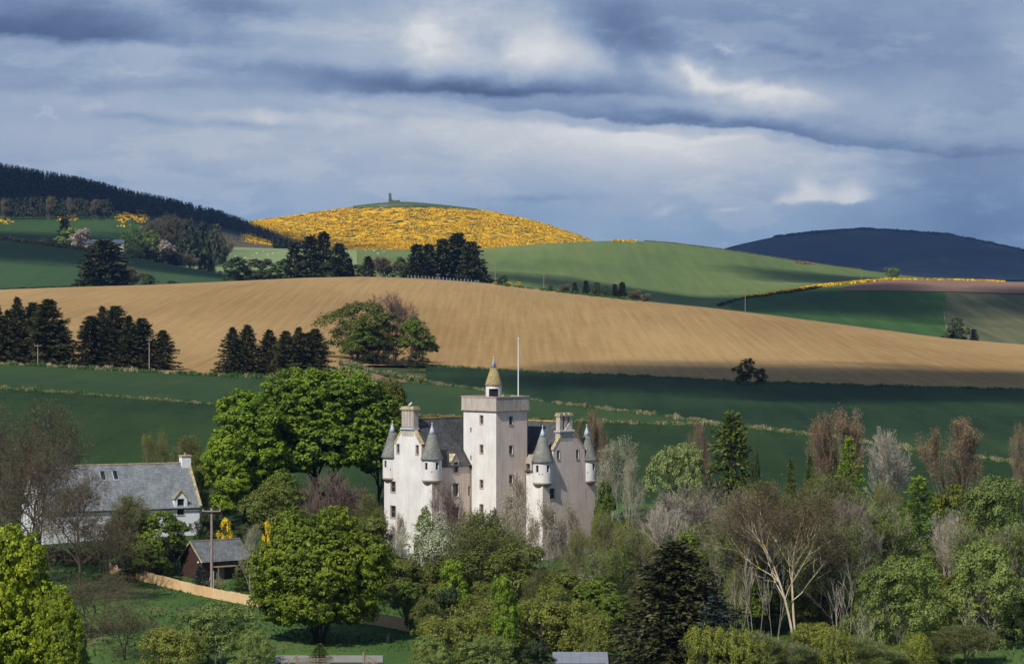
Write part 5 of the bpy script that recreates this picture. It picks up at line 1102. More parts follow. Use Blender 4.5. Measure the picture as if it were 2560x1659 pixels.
# bushes along the bottom middle
for k, x, D, y, w, l in [('scrub0', 1050, 328, 1425, 160, 'broad green scrub bush right of the lane'), ('scrub1', 1130, 336, 1385, 200, 'broad green scrub bush in the bottom middle'),
    ('scrub0', 1280, 338, 1388, 190, 'broad green scrub bush left of the large dark spruce'), ('scrub1', 1370, 332, 1420, 120, 'green scrub bush touching the dark spruce'),
    ('willow1', 1000, 320, 1478, 130, 'dark willow scrub at the bottom edge right of the gate'), ('dark0', 1240, 321, 1490, 110, 'dark bush at the bottom edge left of the hut'),
    ('willow0', 1120, 320, 1478, 140, 'willow scrub along the bottom edge, middle'), ('olive0', 985, 342, 1385, 60, 'olive bush just right of the end of the timber fence')]: P_(k, x, D, y, w, l, 'bush')
P_('limebush0', 1172, 327, 1335, 70, 'upright bright green sapling among the scrub', 'tree')
P_('bronzeb0', 950, 350, 1395, 24, 'small rusty shrub behind the fence end', 'bush')
# woodland right of the castle
P_('silver', 1425, 420, 1015, 120, 'silver-budded birch just right of the castle')
P_('silver', 1465, 405, 1060, 70, 'white-stemmed birch leaning beside the castle wood')
P_('rusty0', 1372, 432, 955, 70, 'rust-tipped poplar behind the right castle turret')
P_('rusty1', 1412, 440, 968, 60, 'second rust-tipped poplar behind the right turret')
P_('pale0', 1580, 418, 1030, 160, 'pale grey-green willow dome right of the castle', 'tree')
P_('weep', 1700, 408, 962, 135, 'drooping conifer with a bent tip over the wood')
P_('dark0', 1752, 400, 1050, 40, 'narrow dark top beside the drooping conifer', 'tree')
P_('rusty1', 1645, 425, 975, 60, 'rusty twiggy poplar left of the drooping conifer')
P_('green_con', 1838, 415, 1068, 42, 'small dark conifer, left one of a pair')
P_('green_con', 1882, 416, 1058, 46, 'small dark conifer, right one of a pair')
P_('larch', 1972, 402, 1018, 100, 'pointed green conifer in front of the rusty poplars')
P_('rusty0', 1962, 428, 950, 150, 'tall rust-coloured poplar above the pointed conifer')
P_('rusty1', 1920, 430, 960, 100, 'rust-coloured poplar left of the tallest one')
P_('bare3', 2080, 420, 998, 150, 'whitish bare tree between the two rust-coloured poplars')
P_('rusty0', 2222, 426, 972, 160, 'broad rust-coloured poplar right of the whitish bare tree')
P_('rusty1', 2385, 424, 985, 70, 'rust-coloured poplar at the right edge')
P_('larch', 2135, 380, 1110, 150, 'fresh green larch in the middle of the right wood')
P_('bronzeb0', 2208, 392, 1125, 90, 'dark bronze bush right of the fresh green larch', 'tree')
P_('willow0', 2310, 388, 1110, 190, 'rounded sage willow at the right edge of the wood', 'tree')
P_('willow1', 2290, 344, 1262, 230, 'large sage willow above the grass in the bottom right', 'tree')
P_('willow0', 2085, 336, 1295, 190, 'sage willow right of the lichen-covered tree', 'tree')
P_('willow1', 2010, 345, 1330, 110, 'smaller sage willow beside the lichen-covered tree', 'tree')
P_('larch', 2150, 350, 1290, 110, 'lower green larch between the sage willows')
P_('bud0', 2050, 400, 1120, 110, 'green-budded tree left of the fresh green larch')
P_('bronzeb0', 2235, 378, 1200, 80, 'yellow-bronze bush between the larch and the sage willow', 'bush')
P_('bare2', 1640, 372, 1120, 230, 'pale bare tree with many stems, left of the lichen-covered tree')
P_('bare3', 1590, 380, 1150, 160, 'grey bare tree above the dark spruce')
P_('bare2', 1530, 388, 1180, 130, 'grey bare tree behind the top of the dark spruce')
P_('bud0', 1715, 378, 1140, 140, 'green-budded tree left of the lichen-covered crown')
P_('green1', 1590, 350, 1240, 110, 'ivy-green bush behind the top of the dark spruce', 'bush')
P_('bud1', 1760, 392, 1120, 160, 'brown budding tree behind the lichen-covered tree, left')
P_('bud1', 1930, 388, 1105, 190, 'brown budding tree behind the lichen-covered tree, right')
P_('bare2', 2010, 372, 1180, 130, 'bare grey tree between the lichen tree and the larch')
P_('purple', 2330, 378, 1230, 120, 'purplish bare shrub before the right sage willow')
P_('green0', 1925, 352, 1240, 110, 'ivy-clad dark green tree right of the lichen-covered trunk')
P_('dark0', 1800, 356, 1290, 120, 'dark bush behind the lichen-covered trunk, left', 'bush')
P_('dark0', 1900, 358, 1330, 120, 'dark bush behind the lichen-covered trunk, right', 'bush')
P_('dark0', 1990, 356, 1390, 100, 'dark low bush behind the pale stems', 'bush')
for i, (x, D, y, w, l) in enumerate([(1755, 342, 1270, 60, 'thin pale stems left of the lichen-covered trunk'), (1720, 338, 1330, 50, 'thin pale stems beside the dark spruce'),
     (1960, 334, 1300, 70, 'thin pale leaning stems at the bottom edge, right of the lichen-covered trunk'), (1800, 346, 1300, 50, 'pale stems close behind the lichen-covered trunk'), (2000, 330, 1400, 60, 'short pale stems under the sage willow'), (2280, 338, 1400, 90, 'pale stems under the large sage willow')]):
    P_('stems', x, D, y, w, l, 'tree', rz=i * 1.3)
# undergrowth that nothing tells apart
for i, (k, x, D, y, w, l) in enumerate([('bare3', 1560, 362, 1175, 110, 'pale-stemmed bare tree over the left shoulder of the dark spruce'), ('bud2', 1620, 360, 1210, 110, 'fresh green tree with pale stems behind the dark spruce'), ('silver', 1680, 358, 1170, 90, 'pale-twigged tree right above the dark spruce'),
    ('bud2', 1735, 356, 1215, 110, 'fresh green tree with pale stems between the dark spruce and the lichen-covered tree'), ('bare3', 1775, 352, 1190, 90, 'pale bare tree touching the left of the lichen-covered crown'), ('bud2', 1945, 350, 1215, 110, 'fresh green tree with pale stems right of the lichen-covered crown'),
    ('bare2', 1985, 362, 1150, 100, 'grey bare tree over the right shoulder of the lichen-covered crown'), ('bud2', 2060, 368, 1170, 110, 'fresh green tree below the whitish bare tree'), ('bud2', 1500, 366, 1215, 110, 'fresh green tree left of the dark spruce top'), ('bud2', 1430, 358, 1270, 110, 'fresh green tree in front of the birches'),
    ('bare3', 2190, 372, 1190, 90, 'pale bare tree among the larches'), ('bud2', 2250, 366, 1215, 110, 'fresh green tree right of the lower larch'), ('bud2', 2370, 362, 1210, 120, 'fresh green tree at the right edge of the picture')]):
    P_(k, x, D, y, w * 1.35, l, rz=i * 1.7)
R7 = random.Random(11)
topc = cur([(900, 1300), (1000, 1300), (1400, 1290), (1480, 1170), (1560, 1150), (1700, 1150), (1850, 1130), (2000, 1150), (2200, 1160), (2379, 1180), (2450, 1180)])
for i in range(64):
    x = R7.uniform(1440, 2430); D = R7.choice((352, 366, 378, 392, 404, 412)) + R7.uniform(-5, 5); f = (D - 345) / 65
    y = float(topc(x)) + (1 - f) * 190 + R7.uniform(-5, 60) ; w = R7.uniform(80, 150)
    k = R7.choice(('bud1', 'bud0', 'olive0', 'bud2', 'green1', 'bud1', 'dark0', 'bronzeb0', 'bud0', 'bud2', 'bud1', 'green0'))
    P_(k, x, D, y, w, 'mixed brown and green understorey of the wood right of the castle', 'undergrowth', 'understorey of the right wood', name='understorey_bush')
for i in range(22):
    x = R7.uniform(930, 1450); D = R7.choice((345, 354, 364, 374)) + R7.uniform(-4, 4); f = (D - 340) / 40
    k = R7.choice(('olive0', 'olive1', 'scrub1', 'bud1', 'dark0', 'green0'))
    P_(k, x, D, 1360 - f * 95 + R7.uniform(0, 40), R7.uniform(70, 130), 'mixed low scrub on the slope below the castle', 'undergrowth', 'scrub below the castle', name='slope_scrub_bush')
for i in range(16):
    x = (1700, 1760, 1820, 1880, 1950, 2020, 2090, 2160, 1740, 1850, 1900, 2240, 1640, 2010, 2130, 2200)[i]
    P_(('scrub0', 'bud2', 'scrub1', 'bud1')[i % 4], x, 316 + (i % 4) * 5, 1466 + R7.uniform(-26, 40), R7.uniform(70, 170), 'low green scrub along the bottom edge of the right wood', 'undergrowth', 'scrub along the bottom edge, right', name='edge_scrub_bush')

# trees on the field edge behind
con = ['spruce0', 'spruce1', 'spruce2']
c1 = [(-12, 705, 70), (40, 693, 62), (76, 704, 48), (112, 697, 86), (64, 740, 56), (135, 745, 50)]
l1 = ['dark spruce cut by the left edge above the green field', 'tall dark spruce, first from the left inside the leftmost clump', 'narrow dark spruce in the middle of the leftmost clump', 'broad dark spruce at the right of the leftmost clump', 'lower dark spruce in front of the leftmost clump', 'lowest dark spruce at the right foot of the leftmost clump']
c2 = [(212, 735, 62), (238, 714, 62), (268, 712, 58), (300, 735, 54), (330, 740, 62), (378, 768, 46)]
l2 = ['leftmost spruce of the second clump', 'pointed spruce left of centre in the second clump', 'tallest spruce in the middle of the second clump', 'narrow spruce right of centre in the second clump', 'round-topped spruce by the line pole in the second clump', 'lone small spruce right of the second clump']
c1 += [(18, 722, 60), (94, 712, 60)]; l1 += ['dark spruce low at the left of the leftmost clump', 'dark spruce filling the gap left of the broad one in the leftmost clump']
c2 += [(252, 745, 60), (312, 758, 60)]; l2 += ['low spruce in front of the middle of the second clump', 'low spruce before the line pole in the second clump']
c3 = [(540, 762, 56), (575, 756, 54), (626, 768, 58), (664, 770, 52), (694, 762, 58), (732, 765, 54)]
c3 += [(558, 790, 56), (645, 800, 56), (712, 775, 60)]
l3 = ['leftmost spruce of the third clump', 'second spruce from the left in the third clump', 'separate pointed spruce in the middle of the third clump', 'narrow spruce fourth in the third clump', 'tall spruce fifth in the third clump', 'rightmost spruce of the third clump, beside the brown field', 'low spruce in front of the left pair of the third clump', 'low spruce in front of the middle of the third clump', 'broad spruce between the last two of the third clump']
for cc_, ll_, D_ in ((c1, l1, 812), (c2, l2, 812), (c3, l3, 806)):
    for i, ((x, y, w), l) in enumerate(zip(cc_, ll_)): P_(con[(i * 2 + int(x)) % 3], x, D_ + (i % 3) * 5, y, w * (1.5, 1.35, 1.6)[i % 3], l, 'spruce', 'spruces along the foot of the ploughed hill', rz=i * 1.1)
P_('olive0', 825, 905, 700, 160, 'olive leafy tree at the left of the clump on the ploughed hill', rz=0)
P_('olive1', 868, 898, 726, 150, 'darker leafy tree in the centre of the clump on the ploughed hill')
P_('purple', 915, 912, 680, 140, 'reddish bare tree rising behind the clump on the ploughed hill')
P_('green0', 965, 896, 738, 105, 'dark leafy tree at the right of the clump on the ploughed hill')
P_('dark0', 968, 872, 815, 66, 'dark holly-like bush at the right foot of the clump', 'bush')
P_('dark0', 880, 890, 790, 120, 'dark low bush under the middle of the clump', 'bush')
P_('green1', 840, 890, 770, 90, 'low green bush under the left of the clump', 'bush')
P_('dark0', 1733, 835, 832, 62, 'dark rounded tree alone at the edge of the dark wheat', 'tree')
P_('dark0', 1768, 832, 855, 34, 'small dark bush beside the lone rounded tree', 'bush')

# skyline beyond the ploughed hill
DS = 1545
sky = [('farcon1', 245, 558, 110, 'large dark conifer alone on the left skyline', 'conifer'), ('farcon', 215, 590, 60, 'lower dark conifer at the left side of the large one', 'conifer'), ('farcon', 280, 600, 50, 'lower dark conifer at the right side of the large one', 'conifer'),
 ('farg0', 345, 636, 34, 'small pale green bush right of the large dark conifer', 'bush'), ('farbare', 310, 622, 36, 'small bare shrub beside the large dark conifer', 'bush'), ('farg0', 400, 652, 26, 'tiny green bush at the left skyline field edge', 'bush'),
 ('farg0', 548, 598, 62, 'leftmost rounded green tree of the long skyline group', 'tree'), ('farg1', 600, 602, 66, 'grey-green rounded tree second in the long skyline group', 'tree'), ('farg0', 650, 604, 50, 'green rounded tree third in the long skyline group', 'tree'),
 ('farcon', 684, 566, 40, 'left dark conifer of the long skyline group', 'conifer'), ('farcon', 722, 548, 48, 'middle dark conifer of the long skyline group', 'conifer'), ('farcon', 752, 540, 46, 'tallest dark conifer of the long skyline group', 'conifer'), ('farcon1', 788, 566, 54, 'right dark conifer of the long skyline group', 'conifer'),
 ('farg1', 705, 606, 64, 'dark green rounded tree below the tall skyline conifers', 'tree'), ('farg0', 765, 604, 70, 'mid-green rounded tree below the tallest skyline conifer', 'tree'), ('farg0', 820, 615, 50, 'last rounded green tree of the long skyline group', 'tree'), ('farcon', 856, 596, 30, 'small dark conifer between the two skyline groups', 'conifer'), ('farcon', 812, 600, 22, 'narrow conifer spike in the long skyline group', 'conifer'),
 ('farbare', 895, 598, 56, 'pale bare tree between the two skyline groups', 'tree'), ('farg0', 933, 598, 38, 'bright green tree left of the dark skyline clump', 'tree'),
 ('farcon', 968, 568, 46, 'leftmost conifer of the dark skyline clump', 'conifer'), ('farcon', 996, 568, 44, 'second conifer of the dark skyline clump', 'conifer'), ('farcon1', 1030, 556, 60, 'third conifer of the dark skyline clump', 'conifer'), ('farcon1', 1062, 542, 72, 'tallest conifer of the dark skyline clump', 'conifer'), ('farcon1', 1095, 562, 64, 'rightmost conifer of the dark skyline clump', 'conifer'),
 ('fard0', 1118, 620, 58, 'low rounded dark tree at the right foot of the dark skyline clump', 'tree'), ('fard0', 1168, 640, 34, 'small dark bush beside the gorse on the skyline', 'bush'),
 ('farcon', 1060, 585, 60, 'low conifer filling the front of the dark skyline clump', 'conifer'), ('farcon', 985, 595, 50, 'low conifer at the left front of the dark skyline clump', 'conifer')]
for i, (k, x, y, w, l, c) in enumerate(sky): P_(k, x, DS + (i % 4) * 9, y, w * 1.12, l, c, rz=i * 0.9)
for x, w in ((1150, 14), (1182, 22), (1205, 14)): P_('yellow0', x, 1535, 655, w, {1150: 'yellow gorse bush by the skyline pole', 1182: 'yellow gorse bush beside the small dark skyline bush', 1205: 'yellow gorse bush farthest right of the skyline clump'}[x], 'gorse bush', name='gorse_bush')
sm = [(1278, 664, 30, 'fard0'), (1312, 660, 26, 'farbare'), (1336, 656, 18, 'farcon'), (1362, 652, 20, 'farcon'), (1386, 656, 32, 'fard0'), (1408, 664, 22, 'fard0'), (1429, 660, 20, 'farcon'), (1446, 656, 26, 'farcon'), (1472, 674, 34, 'farbare'), (1498, 682, 30, 'farbare')]
sl2 = ['small dark bush at the left of the row under the green hill', 'grey bare shrub left in the row under the green hill', 'first little conifer of the row under the green hill', 'second little conifer of the row under the green hill', 'rounded dark tree of the row under the green hill', 'low dark bush of the row under the green hill', 'little conifer just left of the last pair', 'last and darkest little conifer of the row', 'grey shrub right of the little conifers', 'grey shrub at the right end of the row']
for i, ((x, y, w, k), l) in enumerate(zip(sm, sl2)): P_(k, x, 1600, y, w, l, 'tree' if 'con' in k or k == 'fard0' else 'bush')
P_('farcon1', 472, 2180, 590, 24, 'small dark conifer on the pale pasture'); P_('farcon', 490, 2175, 604, 20, 'second small dark conifer on the pale pasture')
P_('farw0', 2071, 2210, 620, 38, 'round pale tree above the gorse hedge on the right'); P_('fard0', 2322, 2230, 650, 12, 'tiny dark bush on the right skyline', 'bush')
P_('fard0', 2222, 1660, 738, 62, 'dark rounded tree at the edge of the right stubble field'); P_('farcon', 2263, 1655, 765, 22, 'small dark tree right of the rounded one')
# the farm on the left
fm = [('farcon', 150, 508, 34, 'dark conifer by the left farm'), ('farw0', 165, 528, 60, 'pale round tree left of the farm barn'), ('farb0', 192, 530, 46, 'pinkish blossom tree beside the farm barn'), ('farw0', 318, 528, 56, 'pale green tree right of the farm barn'), ('farw0', 350, 536, 54, 'second pale green tree right of the farm barn'),
      ('farb0', 385, 558, 40, 'pinkish blossom tree right of the farm barn'), ('fard0', 340, 566, 60, 'dark tree in front of the farm'), ('fard0', 390, 578, 60, 'dark tree at the right front of the farm'), ('fard0', 300, 580, 50, 'dark tree below the farm barn'), ('farbare', 428, 588, 40, 'bare shrub at the right end of the farm trees'), ('fard0', 230, 575, 46, 'dark bush below the barn roof'), ('farg1', 255, 582, 40, 'olive bush below the barn roof'), ('farbare', 445, 600, 46, 'second bare shrub right of the farm trees'), ('fard0', 108, 548, 60, 'dark hedge tree left of the farm'), ('farcon', 410, 590, 30, 'dark pointed tree right of the farm')]
for i, (k, x, y, w, l) in enumerate(fm): P_(k, x, 2290 - (i % 4) * 22, y, w * 1.15, l, 'tree', rz=i)
wd = [(355, 508, 50, 'farbare'), (385, 500, 56, 'farbare'), (415, 500, 50, 'farbare'), (440, 512, 50, 'fard0'), (470, 515, 54, 'fard0'), (400, 530, 60, 'fard0'), (500, 520, 54, 'fard0'), (440, 540, 60, 'farg1'), (490, 545, 54, 'fard0'), (360, 535, 44, 'fard0'), (518, 545, 36, 'farbare'), (465, 550, 50, 'fard0'), (420, 548, 46, 'fard0'), (510, 560, 40, 'fard0')]
for i, (x, y, w, k) in enumerate(wd): P_(k, x, 2560 + (i % 3) * 30, y, w, 'dark trees of the copse between the farm and the forest hill', 'tree', 'dark copse above the farm', name='copse_tree', rz=i)
for i in range(16):
    x = -10 + i * 17.5; P_(('fard0', 'farbare', 'farg1')[i % 3] if i % 4 else 'fard0', x, 3180, 455 + (i * 7) % 8 + (0 if x < 200 else 6), 26, 'rounded tree in the shelter belt below the forest', 'tree', 'shelter belt below the forest', name='shelter_belt_tree', rz=i)
for i in range(12):
    x = 640 + i * 6; P_(('farcon', 'fard0')[i % 2], x, 2950, 548 + i * 2.4, 16, 'dark trees where the forest runs down to the gorse hill', 'tree', 'dark trees at the end of the forest', name='forest_edge_tree', rz=i)

# ------------------------------------------------------------------ masses nobody could count
rng = rs(77)
from mathutils import noise as mn
def merged(name, P, scale, protoV, protoF, mats, kind='stuff'):
    n = len(P); k = len(protoV); a = rng.uniform(0, 2 * PI, n); c, s = np.cos(a), np.sin(a)
    V = protoV[None] * scale[:, None, :]; X = V[..., 0] * c[:, None] - V[..., 1] * s[:, None]; Y = V[..., 0] * s[:, None] + V[..., 1] * c[:, None]
    V = np.stack([X, Y, V[..., 2]], -1) + P[:, None]; Fc = protoF[None] + (np.arange(n) * k)[:, None, None]
    o = linkob(name, np_mesh(name, V.reshape(-1, 3), Fc.reshape(-1, protoF.shape[1]), mats)); o['kind'] = kind; return o
# forest conifers: little ragged spires
rr = rs(5); pv = []
for k_ in range(23):
    z = 0.1 + 0.9 * rr.random() ** 1.0; a = rr.uniform(0, 2 * PI); L = 0.30 * (1.02 - z) ** 0.75 + 0.02; d = np.array([math.cos(a) * L, math.sin(a) * L, -0.05 * (1 - z) + 0.02]); sd = np.array([-math.sin(a), math.cos(a), 0]) * (0.10 * (1.1 - z) + 0.012)
    b = np.array([0, 0, z]); pv += [b + [0, 0, 0.07], b + d * 0.5 + sd, b + d, b + d * 0.5 - sd]
pv = np.array(pv); pf = np.arange(len(pv)).reshape(-1, 4)
n = 5600; x = rng.uniform(-120, 720, n); lowb = cur([(-200, 503), (0, 500), (265, 494), (335, 500), (500, 520), (560, 542), (650, 566), (720, 580)]); D = rng.uniform(3150, 3760, n); X = wx(x, D); z = H(X, D); y = (HZ - F * z / D) / OV
ok = (y < lowb(x)); x, D, X, z = x[ok], D[ok], X[ok], z[ok]
hh = rng.uniform(7.5, 12.5, len(X)) * np.interp(x, [500, 700], [1, 0.6]); P = np.stack([X, D, z - 0.5], -1); merged('forest', P, np.stack([hh * 1.25, hh * 1.25, hh], -1), pv, pf, leafmat('forest_needle', [(0.007, 0.011, 0.008), (0.011, 0.017, 0.010), (0.020, 0.027, 0.014)], 0.1, 0.02))
# gorse: flowering cushions over the hill, and along the hedges
gq = rs(6); gv = []
for k_ in range(5):
    a = gq.uniform(0, 2 * PI); r = 0.55 * math.sqrt(gq.random()); c_ = np.array([math.cos(a) * r, math.sin(a) * r, 0.45 - 0.4 * r]); t_ = gq.normal(0, 1, 3); t_ /= np.linalg.norm(t_); b_ = np.cross(t_, gq.normal(0, 1, 3)); b_ /= np.linalg.norm(b_); gv += [c_ - t_ * 0.38, c_ + b_ * 0.3, c_ + t_ * 0.38, c_ - b_ * 0.3]
gv = np.array(gv); gf = np.arange(len(gv)).reshape(-1, 4)
def nz(x, y, s, o=0.0): return np.array([mn.noise(Vector((a * s + o, b * s, 0.3))) for a, b in zip(x, y)])
n = 24000; x = rng.uniform(575, 1400, n); D = rng.uniform(3240, 4320, n); X = wx(x, D); z = H(X, D); y = (HZ - F * z / D) / OV
v = nz(X, D * 0.6, 0.035) + 0.5 * nz(X, D * 0.6, 0.11, 9)
topg = cur([(560, 523), (590, 515), (700, 500), (760, 492), (830, 484), (900, 483), (1000, 482), (1060, 486), (1150, 495), (1250, 517), (1330, 543), (1380, 566)])
ok = (v > -0.22) & (y > topg(x) - 1.5) & ~((x > 1290) & (y < 552) & (v < 0.25)); X, D, z, x = X[ok], D[ok], z[ok], x[ok]; h_ = rng.uniform(1.3, 3.0, len(X))
merged('gorse', np.stack([X, D, z - 0.3], -1), np.stack([h_ * 1.5, h_ * 1.5, h_], -1), gv, gf, c_gorse)
def strip(name, pts, d0, d1, n, spread, size, m_, gvv=gv, gff=gf):
    x = rng.uniform(pts[0][0], pts[-1][0], n); y = cur(pts)(x); D = hitD(x, y, d0, d1) + rng.normal(0, 1, n) * spread; X = wx(x, D); z = H(X, D); h_ = rng.uniform(0.6, 1.2, n) * size
    return merged(name, np.stack([X, D, z - 0.1], -1), np.stack([h_ * 1.3, h_ * 1.3, h_], -1), gvv, gff, m_)
strip('gorse_hedge', [(1728, 693), (1800, 683), (1900, 667), (1980, 658), (2060, 652), (2200, 652), (2330, 657)], 1800, 2300, 900, 6, 3.2, c_gorse)
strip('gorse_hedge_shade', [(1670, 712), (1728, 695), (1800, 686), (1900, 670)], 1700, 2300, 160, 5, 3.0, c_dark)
strip('gorse', [(270, 503), (345, 506)], 2400, 3300, 130, 60, 2.6, c_gorse); strip('gorse', [(130, 508), (180, 505)], 2400, 3300, 50, 25, 2.2, c_gorse); strip('gorse', [(-10, 512), (30, 516)], 2400, 3300, 36, 25, 2.2, c_gorse)
strip('gorse', [(1425, 560), (1475, 561)], 2700, 2900, 90, 14, 2.6, c_gorse); strip('gorse', [(1850, 610), (1890, 614)], 2600, 2900, 50, 10, 2.4, c_rust)
strip('hedge', [(-20, 666), (100, 664), (210, 663)], 1500, 1620, 500, 4, 2.0, c_dark); strip('hedge', [(-20, 553), (60, 556), (130, 567), (230, 588)], 2000, 2320, 520, 14, 4.2, c_budb)
strip('far_trees', [(1800, 553), (2000, 534), (2200, 547), (2379, 585), (2500, 603)], 7700, 9700, 420, 25, 14, c_dark)
strip('ridge_hedge', [(1500, 558), (1700, 580), (1850, 604), (2000, 624)], 2600, 2950, 420, 4, 1.8, c_budb)
# tussocks and cow parsley along the field edges
tv = []; tq = rs(8)
for k_ in range(5):
    a = tq.uniform(0, 2 * PI); r = 0.3 * tq.random(); c_ = np.array([math.cos(a) * r, math.sin(a) * r, 0.0]); l_ = np.array([math.cos(a) * 0.35 * tq.random(), math.sin(a) * 0.35 * tq.random(), tq.uniform(0.5, 1.0)]); w__ = np.array([-math.sin(a), math.cos(a), 0]) * 0.07; tv += [c_ - w__, c_ + l_ * 0.6 - w__, c_ + l_, c_ + w__ + l_ * 0.3]
tv = np.array(tv); tf_ = np.arange(len(tv)).reshape(-1, 4)
def verge(pts, d0, d1, n, spread, size, m_):
    x = rng.uniform(pts[0][0], pts[-1][0], n); v = nz(x, x * 0 + size, 0.05, n) + 0.6 * nz(x, x * 0, 0.21, n + 5); k = v > -0.42; x = x[k]; v = v[k]
    D = hitD(x, cur(pts)(x), d0, d1) + rng.normal(0, 1, len(x)) * spread * (1 + v); X = wx(x, D); z = H(X, D); h_ = rng.uniform(0.35, 1.0, len(x)) * size * np.clip(0.85 + 0.7 * v, 0.45, 1.4)
    merged('grass_verge', np.stack([X, D, z - 0.1], -1), np.stack([h_ * 1.3, h_ * 1.3, h_], -1), tv, tf_, m_)
verge(WL[1:], 440, 1000, 7000, 1.0, 0.85, c_straw); verge(WL[1:], 440, 1000, 5000, 2.4, 0.7, c_grass)
verge(WR, 440, 1000, 9000, 1.6, 0.85, c_straw); verge(WR, 440, 1000, 6000, 3.0, 0.75, c_grass)
verge(PLEFT[1:5], 600, 1000, 2600, 3.0, 1.3, c_grass); verge(PLEFT[1:5], 600, 1000, 1100, 2.0, 1.3, c_straw); verge(PLO[7:], 600, 1000, 3600, 1.4, 0.8, c_grass); verge(PLO[7:], 600, 1000, 1500, 1.4, 0.8, c_straw)
verge([(790, 846), (830, 852), (880, 866), (940, 880), (1000, 889)], 600, 1000, 1500, 3, 1.4, c_straw); verge([(790, 846), (830, 852), (880, 866), (940, 880), (1000, 889)], 600, 1000, 1500, 5, 1.4, c_grass)
verge([(1150, 661), (1300, 679), (1500, 701)], 1300, 1560, 900, 6, 1.6, c_grass); verge([(2190, 682), (2193, 720), (2200, 770)], 1640, 2300, 260, 1, 1.6, c_straw)
# rough grass over the near bank and the garden
n = 8000; D = rng.uniform(300, 410, n); x = rng.uniform(-100, 2480, n); X = wx(x, D); z = H(X, D); h_ = rng.uniform(0.25, 0.75, n); ok = ~((D > 329) & (D < 337.5) & (x > 630) & (x < 970)); ok &= ~((x < 1000) & (D > 338))
P = np.stack([X, D, z - 0.02], -1)[ok]; merged('rough_grass', P, np.stack([h_ * 1.2, h_ * 1.2, h_], -1)[ok], tv, tf_, leafmat('bank_grass', [(0.03, 0.07, 0.015), (0.06, 0.12, 0.025), (0.16, 0.17, 0.07)], 0.3, 0.15))

n = 9000; D = rng.uniform(338, 392, n); x = rng.uniform(150, 1000, n); X = wx(x, D); z = H(X, D); h_ = rng.uniform(0.10, 0.30, n) * (1 + 0.8 * nz(X, D, 0.12)); P = np.stack([X, D, z - 0.02], -1)
merged('lawn_grass', P, np.stack([h_ * 1.6, h_ * 1.6, h_], -1), tv, tf_, leafmat('lawn_blade', [(0.012, 0.036, 0.008), (0.025, 0.062, 0.012), (0.050, 0.095, 0.018)], 0.3, 0.15))
# ------------------------------------------------------------------ ruin on the gorse hill, barn, sheep, far house, fence on the skyline
m_ruin = plain('ruin_stone', (0.13, 0.115, 0.105), 0.95, 0.3, 0.4)
Dn = 4290; rx0 = float(wx(907, Dn)); ruin = empty('ruined_tower', (rx0, Dn, float(H(rx0, Dn)) + 0.9), 0.2, 'ruined stone tower standing on top of the yellow gorse hill', 'ruin')
MB().add([(-2.2, -1.4, 0), (2.2, -1.4, 0), (2.2, 1.4, 0), (-2.2, 1.4, 0), (-1.9, -1.3, 12.6), (-0.4, -1.3, 13.6), (-0.4, 1.3, 13.6), (-1.9, 1.3, 12.6), (1.3, -1.3, 12.0), (1.3, 1.3, 12.0)],
         [(0, 3, 2, 1), (0, 4, 7, 3), (0, 1, 8, 5, 4), (3, 7, 6, 9, 2), (1, 2, 9, 8), (4, 5, 6, 7), (5, 8, 9, 6)]).build('shaft', m_ruin, ruin)
MB().box(2.1, 5.2, -1.1, 1.1, 0, 3.4).box(5.2, 8.6, -1.0, 1.0, 0, 2.4).box(8.6, 13.5, -0.9, 0.9, 0, 3.0).box(13.5, 14.6, -0.8, 0.8, 0, 1.6).build('low_wall', m_ruin, ruin)
X = float(wx(240, 2330)); bz = (HZ - 556 * OV) / F * 2330 - 5.6; barn = empty('barn', (X, 2330, bz), 0.02, 'long low farm barn with a blue-grey roof among the trees', 'barn')
MB().box(-16, 16, -3.4, 3.4, -4, 2.6).build('wall', m_harlp, barn)
for s in (-1, 1): MB().add([(-16.5, 0, 5.4), (16.5, 0, 5.4), (16.5, s * 4, 2.4), (-16.5, s * 4, 2.4), (-16.5, 0, 5.2), (16.5, 0, 5.2), (16.5, s * 4, 2.2), (-16.5, s * 4, 2.2)], [(0, 1, 2, 3), (4, 5, 6, 7), (0, 1, 5, 4), (1, 2, 6, 5), (2, 3, 7, 6), (3, 0, 4, 7)]).build('roof', plain('barn_roof', (0.060, 0.072, 0.105), 0.6, 0.1, 0.5), barn)
for q in (-10, -3, 5): MB().box(q, q + 1.4, -3.46, -3.41, 0.6, 2.0).build('window', m_dark, barn)
m_wool = plain('fleece', (0.62, 0.57, 0.47), 0.95, 0.1, 2.0)
bm = bmesh.new(); bmesh.ops.create_uvsphere(bm, u_segments=10, v_segments=6, radius=1.0)
for v_ in bm.verts: v_.co = (v_.co.x * 0.62, v_.co.y * 0.30, v_.co.z * 0.32 + 0.62)
bmesh.ops.create_uvsphere(bm, u_segments=8, v_segments=5, radius=0.15, matrix=Matrix.Translation((0.72, 0, 0.80)) @ Matrix.Diagonal((1.4, 0.9, 1, 1)))
for lx in (-0.38, 0.38):
    for ly in (-0.15, 0.15): bmesh.ops.create_cone(bm, segments=5, radius1=0.045, radius2=0.06, depth=0.42, matrix=Matrix.Translation((lx, ly, 0.21)), cap_ends=True)
sheep_me = bpy.data.meshes.new('sheep'); bm.to_mesh(sheep_me); bm.free(); sheep_me.materials.append(m_wool)
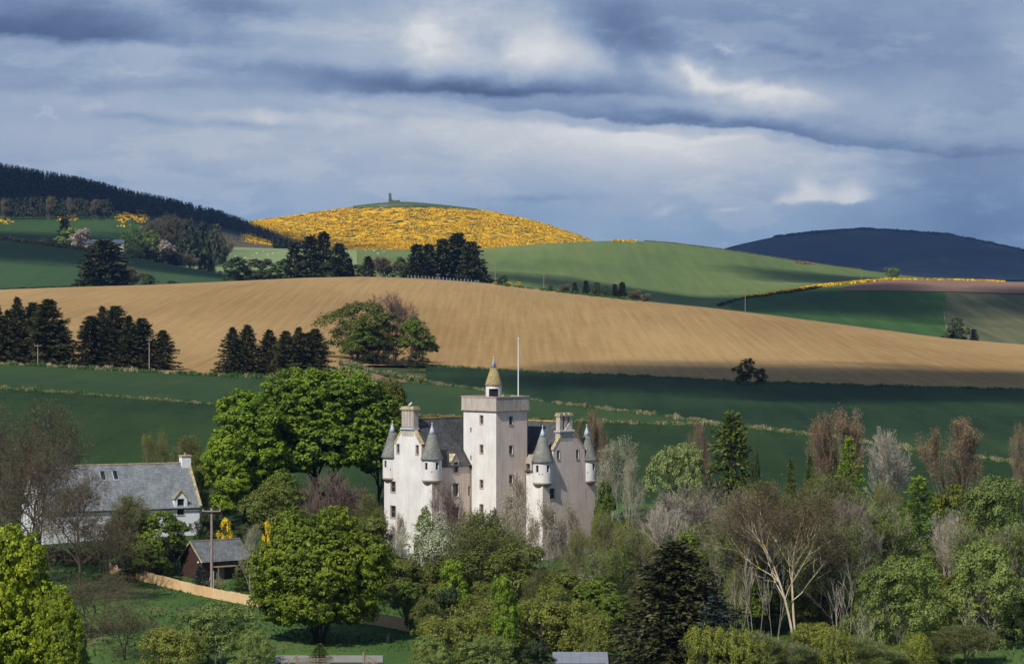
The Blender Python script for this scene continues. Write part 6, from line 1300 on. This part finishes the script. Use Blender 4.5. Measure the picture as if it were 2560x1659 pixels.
for i in range(22):
    x = (428, 441, 452, 470, 478, 496, 510, 521, 536, 548, 561, 570, 588, 597, 612, 622, 634, 850, 878, 893, 870, 910)[i]; D = 2600 + (i * 37) % 130; X = float(wx(x, D)); o = linkob('sheep', sheep_me, None, (X, D, float(H(X, D)) + 0.3)); o.rotation_euler = (0, 0, i * 1.7); o.scale = (1.5, 1.5, 1.5)
    tag(o, 'white sheep grazing at the top of the pale pasture', 'sheep', 'sheep on the pale pasture')
X = float(wx(1893, 9350)); fh = empty('white_house', (X, 9350, float(wz(578, 9350))), 0, 'tiny white house and mast on the dark far hill', 'house')
MB().box(-20, -10, -4, 4, -8, 4).box(2, 22, -4, 4, -8, 4).box(26, 36, -4, 4, -8, 3).build('wall', m_white, fh); MB().box(-5.5, -4, -0.8, 0.8, -8, 20).build('mast', m_white, fh)
pf_ = empty('skyline_fence', (0, 1520, 0), 0, 'row of pale fence posts along the skyline under the dark conifers', 'fence')
xs = np.arange(948, 1115, 8.2)
for x in xs: X = float(wx(x, 1520)); MB().box(X - 0.09, X + 0.09, -0.09, 0.09, float(H(X, 1520)) - 0.3, float(H(X, 1520)) + 1.9).build('post', m_metal, pf_)
for q in (0.8, 1.4):
    mb = MB()
    for a, b in zip(xs[:-1], xs[1:]): Xa, Xb = float(wx(a, 1520)), float(wx(b, 1520)); mb.bar((Xa, 0, float(H(Xa, 1520)) + q), (Xb, 0, float(H(Xb, 1520)) + q), 0.03)
    mb.build('wire', m_metal, pf_)

# ------------------------------------------------------------------ air
HAZE = 2.6e-5
if HAZE:
    m, t = mat('haze_air'); pv_ = N(t, 'ShaderNodeVolumePrincipled'); pv_.inputs['Color'].default_value = (0.26, 0.52, 1.0, 1); pv_.inputs['Density'].default_value = HAZE; pv_.inputs['Anisotropy'].default_value = 0.2
    o_ = N(t, 'ShaderNodeOutputMaterial'); link(t, pv_.outputs[0], o_.inputs['Volume']); hz = MB().box(-9000, 9000, -60, 10900, -120, 330).build('haze', m); hz['kind'] = 'stuff'
